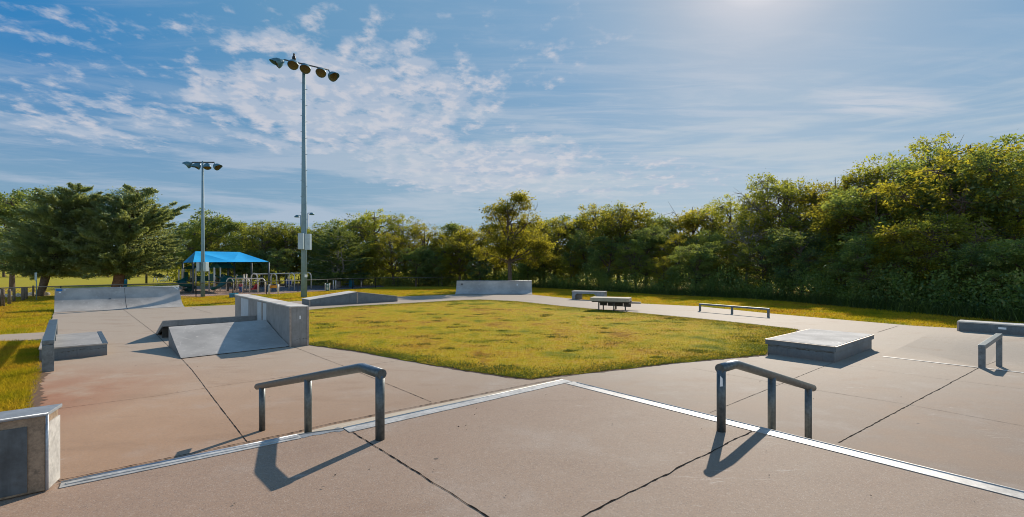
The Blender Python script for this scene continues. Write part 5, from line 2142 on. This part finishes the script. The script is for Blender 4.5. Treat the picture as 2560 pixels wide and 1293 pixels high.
# dark juniper right of the tall pole and the far tree line to the left of the lone tree
for i, (px, Z, key, H, lab) in enumerate([
        (800, 66, 'olive2', None, 'olive twiggy tree showing above the dark evergreen right of the tall pole'),
        (880, 64, 'dark1', None, 'dark green tree between the dark evergreen and the tallest crown'),
        (940, 62, 'olive1', None, 'tall olive tree with the highest crown between pole and lone tree'),
        (1015, 63, 'feather', None, 'thin feathery tree right of the tallest crown there'),
        (1065, 61, 'gold2', None, 'golden rounded tree midway between tall pole and lone tree'),
        (1120, 62, 'dark2', None, 'dark narrow tree showing above its golden neighbours'),
        (1165, 60, 'gold1', None, 'yellow green tree just left of the lone tree'),
        (1235, 61, 'gold2', None, 'golden tree directly behind the lone tree'),
        (1310, 60, 'olive2', None, 'olive twiggy tree behind the right side of the lone tree'),
        (905, 58, 'gold1', 5.6, 'short yellow green tree in front below the tall olive crown'),
        (985, 58, 'gold2', 6.4, 'short golden tree below the thin feathery one'),
        (1040, 57, 'dark1', 5.0, 'short dark tree by the fence midway along'),
        (1105, 57, 'dark2', 4.8, 'short dark tree by the fence behind its middle posts'),
        (1150, 57, 'gold1', 6.2, 'yellow tree in front left of the lone tree'),
        (1200, 56, 'dark1', 4.6, 'short dark tree left behind the far quarter pipe'),
        (1320, 56, 'dark2', 4.8, 'short dark tree right behind the far quarter pipe')]):
    put_tree(key, px, Z, H or top_h(px, Z), lab, 'far tree line between pole and lone tree', 1.15)
juni3 = juniper(53, 8.0, 4.2, M['leaf_dark'], M['bark_pale'], base=0.8, nb=90, trunk=0.2, forks=4, dens=1.1)
b_ = V(846, HY, 54)
plant(juni3, 'dark_evergreen', (b_.x, b_.y, 0), 0.4, (1.0, 1.0, 0.86), 'dark blue green evergreen with several stems right of the tall pole')

# behind the playground
for px, Z, key, ytop, lab in [(470, 68, 'dark1', 540, 'dark tree left of the slim light pole, behind the canopy'), (545, 64, 'dark1', 522, 'tall dark green tree right of the slim light pole'),
                              (505, 60, 'olive2', 560, 'olive twiggy tree directly behind the slim light pole'), (610, 63, 'dark2', 548, 'dark narrow tree rising behind the right end of the canopy'),
                              (655, 60, 'olive1', 542, 'broad olive tree above the large swing frame'), (715, 61, 'olive2', 556, 'olive twiggy tree close left of the tall pole'),
                              (755, 64, 'dark1', 552, 'dark tree right behind the tall pole'), (575, 56, 'olive1', 610, 'short olive tree behind the canopy ridge'), (700, 57, 'dark2', 615, 'short dark tree behind the large swing frame'), (625, 57, 'dark1', 620, 'short dark tree behind the canopy right end')]:
    put_tree(key, px, Z, EYE + (HY - ytop) / F * Z, lab, 'trees behind the playground', 1.2)
# far row over the field
for px, key, ytop, lab in [(-40, 'olive1', 560, 'far field tree beyond the left picture edge'), (10, 'gold1', 618, 'short yellow far field tree at the left edge'), (60, 'dark1', 628, 'dark far field tree near the left edge'),
                           (130, 'olive1', 640, 'far field tree seen behind the leaning juniper'), (200, 'dark2', 640, 'far field tree between the two junipers'), (270, 'olive2', 645, 'far field tree behind the big juniper trunk'),
                           (345, 'dark1', 640, 'far field tree right of the big juniper trunk'), (420, 'olive1', 640, 'far field tree near the white goal frame'), (475, 'gold2', 640, 'far field tree seen below the canopy left end'), (540, 'dark1', 640, 'far field tree seen through the play structure'), (600, 'olive1', 640, 'far field tree behind the low arches')]:
    put_tree(key, px, 108, EYE + (HY - ytop) / F * 108, lab, 'far row of trees across the field', 1.7)
b_ = V(22, HY, 60)
o = put_tree('dark1', 30, 46, EYE + (HY - 452) / F * 46, 'tall dark green tree at the left picture edge', 'tall trees at the left', 0.9)
o = put_tree('dark1', -50, 62, EYE + (HY - 455) / F * 62, 'tall dark tree half outside the left edge', 'tall trees at the left', 0.9)
b_ = V(318, HY, 62)
put_tree('dark1', 316, 62, 3.6, 'small dark field tree right of the juniper trunk', None, 1.2)

# the two big junipers
j1 = juniper(51, 9.5, 4.5, M['needle'], M['bark_red'], base=1.9, nb=235, lean=(2.0, 0), trunk=0.36, forks=4, dens=1.3)
b_ = V(287, HY, 40.5)
plant(j1, 'juniper_tree', (b_.x, b_.y, 0), 0, (1.0, 1.0, 0.97), 'big spreading juniper with forked trunk behind the left quarter pipe')
j2 = juniper(52, 9.4, 3.9, M['needle'], M['bark'], base=1.75, nb=220, lean=(3.6, -0.3), trunk=0.24, forks=3, dens=1.3)
b_ = V(98, HY, 38.8)
plant(j2, 'juniper_tree', (b_.x, b_.y, 0), R(0), (0.95, 0.95, 0.97), 'bluish juniper with leaning dark trunk at the left, by the bollards')


# ------------------------------------------------------------------ brush, weeds, grass
def scatter_edge(name, n_clump, per, off0, off1, h0, h1, mat, leaf, px0, px1, spread, seed, tone=(0.1, 0.7), toward=0.0):
    g = np.random.default_rng(seed)
    cs, ax_, tt = [], [], []
    for i in range(n_clump):
        px = g.uniform(px0, px1)
        Z = interp(EDGE, px) + g.uniform(off0, off1)
        z = g.uniform(h0, h1) * (0.35 + 0.9 * abs(math.sin(px * 0.021 + 1.3 * math.sin(px * 0.0077))) ** 1.3)
        c = np.array([(px - CX) / F * Z, Z, z])
        m_ = g.normal(0, 1, (per, 3)) * spread + c
        m_[:, 2] = np.abs(m_[:, 2])
        cs.append(m_)
        ax_.append(g.normal(0, 1, (per, 3)) + np.array([0, 0, 0.5]))
        tt.append(np.clip(g.normal(g.uniform(*tone), 0.2, per), 0, 1))
    cs, ax_, tt = np.concatenate(cs), np.concatenate(ax_), np.concatenate(tt)
    L = leaf * g.uniform(0.6, 1.5, len(cs))
    me = np_mesh(name, leaf_quads(g, cs, ax_, L, L * g.uniform(0.35, 0.6, len(cs))), 4, mat, tt)
    o = bpy.data.objects.new(name, me)
    C.objects.link(o)
    return o


o = scatter_edge('undergrowth', 1300, 60, 0.2, 3.6, 0.1, 1.7, M['leaf_wood'], 0.15, 1300, 2950, 0.34, 61, (0.1, 0.8))
o['label'] = 'dark leafy undergrowth along the foot of the wood'
struct(o, 'stuff')
o = scatter_edge('undergrowth', 700, 40, 0.5, 4.5, 0.1, 1.5, M['leaf_wood'], 0.2, 770, 1330, 0.4, 62, (0.1, 0.7))
o['label'] = 'dark brush behind the fence left of the lone tree'
struct(o, 'stuff')
o = scatter_edge('undergrowth', 620, 40, 13, 20, 0.2, 5.6, M['leaf_olive'], 0.34, 1280, 3000, 0.7, 63, (0.0, 0.5))
o['label'] = 'shadowed leafy depth of the wood'
struct(o, 'stuff')
o = scatter_edge('undergrowth', 360, 40, 6, 12, 0.2, 4.2, M['leaf_olive'], 0.34, 430, 1330, 0.7, 64, (0.0, 0.5))
o['label'] = 'shadowed leafy depth of the far tree line'
struct(o, 'stuff')


def inside(poly, x, y):
    c = np.zeros(len(x), bool)
    n = len(poly)
    for i in range(n):
        a, b = poly[i], poly[(i + 1) % n]
        cond = ((a.y > y) != (b.y > y)) & (x < (b.x - a.x) * (y - a.y) / (b.y - a.y + 1e-12) + a.x)
        c ^= cond
    return c


def blades(name, xy, z0, hmin, hmax, wid, mat, seed, lean=0.5):
    g = np.random.default_rng(seed)
    n = len(xy)
    b = np.column_stack([xy, np.full(n, z0)])
    a = g.uniform(0, 2 * PI, n)
    s = np.column_stack([np.cos(a), np.sin(a), np.zeros(n)]) * (wid * g.uniform(0.6, 1.4, n))[:, None]
    h = g.uniform(hmin, hmax, n)
    t = b + np.column_stack([g.normal(0, lean, n) * h, g.normal(0, lean, n) * h, h])
    v = np.stack([b - s, b + s, t], 1).reshape(-1, 3)
    me = np_mesh(name, v, 3, mat, g.uniform(0, 1, n))
    o = bpy.data.objects.new(name, me)
    C.objects.link(o)
    return o


g_ = np.random.default_rng(77)


def sample(poly, n, bias=None):
    xs = [p.x for p in poly]
    ys = [p.y for p in poly]
    out = []
    tot = 0
    while tot < n:
        x = g_.uniform(min(xs), max(xs), n)
        y = g_.uniform(min(ys), max(ys), n)
        k = inside(poly, x, y)
        if bias is not None:
            k &= g_.uniform(0, 1, n) < bias(x, y)
        out.append(np.column_stack([x[k], y[k]]))
        tot += k.sum()
    return np.concatenate(out)[:n]


near = lambda x, y: np.clip((12.0 / y) ** 1.3, 0, 1)
o = blades('grass', sample(island, 190000, near), 0.02, 0.012, 0.045, 0.006, M['blade'], 71)
o['label'] = 'dry golden grass of the lawn inside the skate path'
struct(o, 'stuff')
tc = sample(island, 170, lambda x, y: np.clip(12.0 / y, 0, 1))
tp_ = np.concatenate([c_ + g_.normal(0, g_.uniform(0.05, 0.22), (int(g_.uniform(40, 150)), 2)) * np.array([1.5, 0.8]) for c_ in tc])
tp_ = tp_[inside(island, tp_[:, 0], tp_[:, 1])]
o = blades('grass', tp_, 0.02, 0.02, 0.075, 0.008, M['weed'], 79, 0.7)
o['label'] = 'coarse green tufts scattered through the golden lawn'
struct(o, 'stuff')
# longer greener fringe round the lawn
fr_pts = []
for a, b in zip(island[:-1], island[1:]):
    n = int((b - a).length * 1000 * min(1, (18 / max(a.y, 8))))
    t = g_.uniform(0, 1, n)
    nn = Vector((-(b - a).y, (b - a).x, 0)).normalized()
    off = np.abs(g_.normal(0, 0.34 if max(a.y, b.y) < 17 else 0.75, n)) - 0.03
    ccx = sum(p.x for p in island) / len(island)
    ccy = sum(p.y for p in island) / len(island)
    if nn.x * (ccx - a.x) + nn.y * (ccy - a.y) < 0:
        nn = -nn
    fr_pts.append(np.column_stack([a.x + (b.x - a.x) * t + nn.x * off, a.y + (b.y - a.y) * t + nn.y * off]))
o = blades('grass', np.concatenate(fr_pts), 0.018, 0.018, 0.045, 0.009, M['weed'], 72, 0.6)
o['label'] = 'longer green grass fringing the edge of the lawn'
struct(o, 'stuff')
# grass left of the pavement
leftp = [P(-420, 1300), P(60, 1100), P(74, 1028), P(80, 991), P(100, 937), P(104, 905), P(100, 875), P(104, 851), P(0, 853), P(-400, 858)]
o = blades('grass', sample(leftp, 80000, lambda x, y: np.clip((9.0 / y) ** 1.3, 0, 1)), -0.035, 0.04, 0.13, 0.007, M['blade'], 73, 0.6)
o['label'] = 'thick grass at the left edge beside the low box'
struct(o, 'stuff')
leftp2 = [P(-300, 836), P(0, 834), P(110, 828), P(128, 792), P(132, 781), P(150, 768), P(130, 742), P(-300, 742)]
o = blades('grass', sample(leftp2, 60000, lambda x, y: np.clip((16.0 / y) ** 1.2, 0, 1)), -0.035, 0.03, 0.10, 0.009, M['blade'], 74, 0.6)
o['label'] = 'grass between the path and the bollards at the left'
struct(o, 'stuff')
backp = [P(440, 757), P(462, 766), P(591, 761), P(727, 753), P(992, 741), P(1137, 735.5), P(1240, 716), P(881, 723), P(700, 735), P(500, 742), P(440, 745)]
o = blades('grass', sample(backp, 60000), -0.035, 0.03, 0.09, 0.012, M['blade'], 75, 0.6)
o['label'] = 'green grass strip in front of the playground fence'
struct(o, 'stuff')
rightp = [P(1331, 736), P(1430, 746), P(1600, 758), P(1748, 765), P(1926, 783), P(2111, 799), P(2395, 820), P(2700, 847), P(2700, 812), P(2560, 803), P(2364, 786), P(2122, 766), P(1881, 746), P(1640, 736), P(1330, 718)]
o = blades('grass', sample(rightp, 110000, lambda x, y: np.clip((22.0 / y), 0, 1)), -0.03, 0.03, 0.09, 0.011, M['blade'], 76, 0.6)
o['label'] = 'golden grass strip between pavement and wood'
struct(o, 'stuff')
# tall weeds at the wood edge
wx, wy = [], []
px = g_.uniform(1320, 2900, 26000)
Z = np.interp(px, [e[0] for e in EDGE], [e[1] for e in EDGE]) + g_.normal(0.2, 0.45, len(px))
o = blades('tall_weeds', np.column_stack([(px - CX) / F * Z, Z]), -0.03, 0.2, 0.75, 0.014, M['weed'], 78, 0.35)
o['label'] = 'tall dry weeds where the grass meets the wood'
struct(o, 'stuff')

# scraps of dry leaves blown over the slabs
lg = np.random.default_rng(91)
lp = []
for zz, n, xr, yr in ((PLAT + 0.004, 46, (-3.0, 3.2), (2.8, 6.0)), (0.006, 90, (-9.5, 8.0), (8.5, 17.0))):
    x, y = lg.uniform(*xr, n), lg.uniform(*yr, n)
    if zz > 0.5:
        k = [(Vector((a, b)) - EL[0].to_2d()).dot(eln(0).to_2d()) > 0.3 and (Vector((a, b, 0)) - CORN).dot(nR) < -0.3 for a, b in zip(x, y)]
    else:
        k = [(Vector((a, b)) - EL[0].to_2d()).dot(eln(0).to_2d()) < -3.0 or (Vector((a, b, 0)) - CORN).dot(nR) > 2.2 for a, b in zip(x, y)]
    k = np.array(k) & ~inside(island, x, y)
    lp.append(np.column_stack([x[k], y[k], np.full(k.sum(), zz + 0.006)]))
lp = np.concatenate(lp)
ax_ = lg.normal(0, 1, (len(lp), 3)) * np.array([1, 1, 0.12])
Ls = lg.uniform(0.008, 0.03, len(lp))
me = np_mesh('leaf_litter', leaf_quads(lg, lp, ax_, Ls, Ls * 0.5), 4, M['bark'], lg.uniform(0, 1, len(lp)))
o = bpy.data.objects.new('leaf_litter', me)
C.objects.link(o)
o['label'] = 'scraps of dry leaf scattered over the concrete'
struct(o, 'stuff')
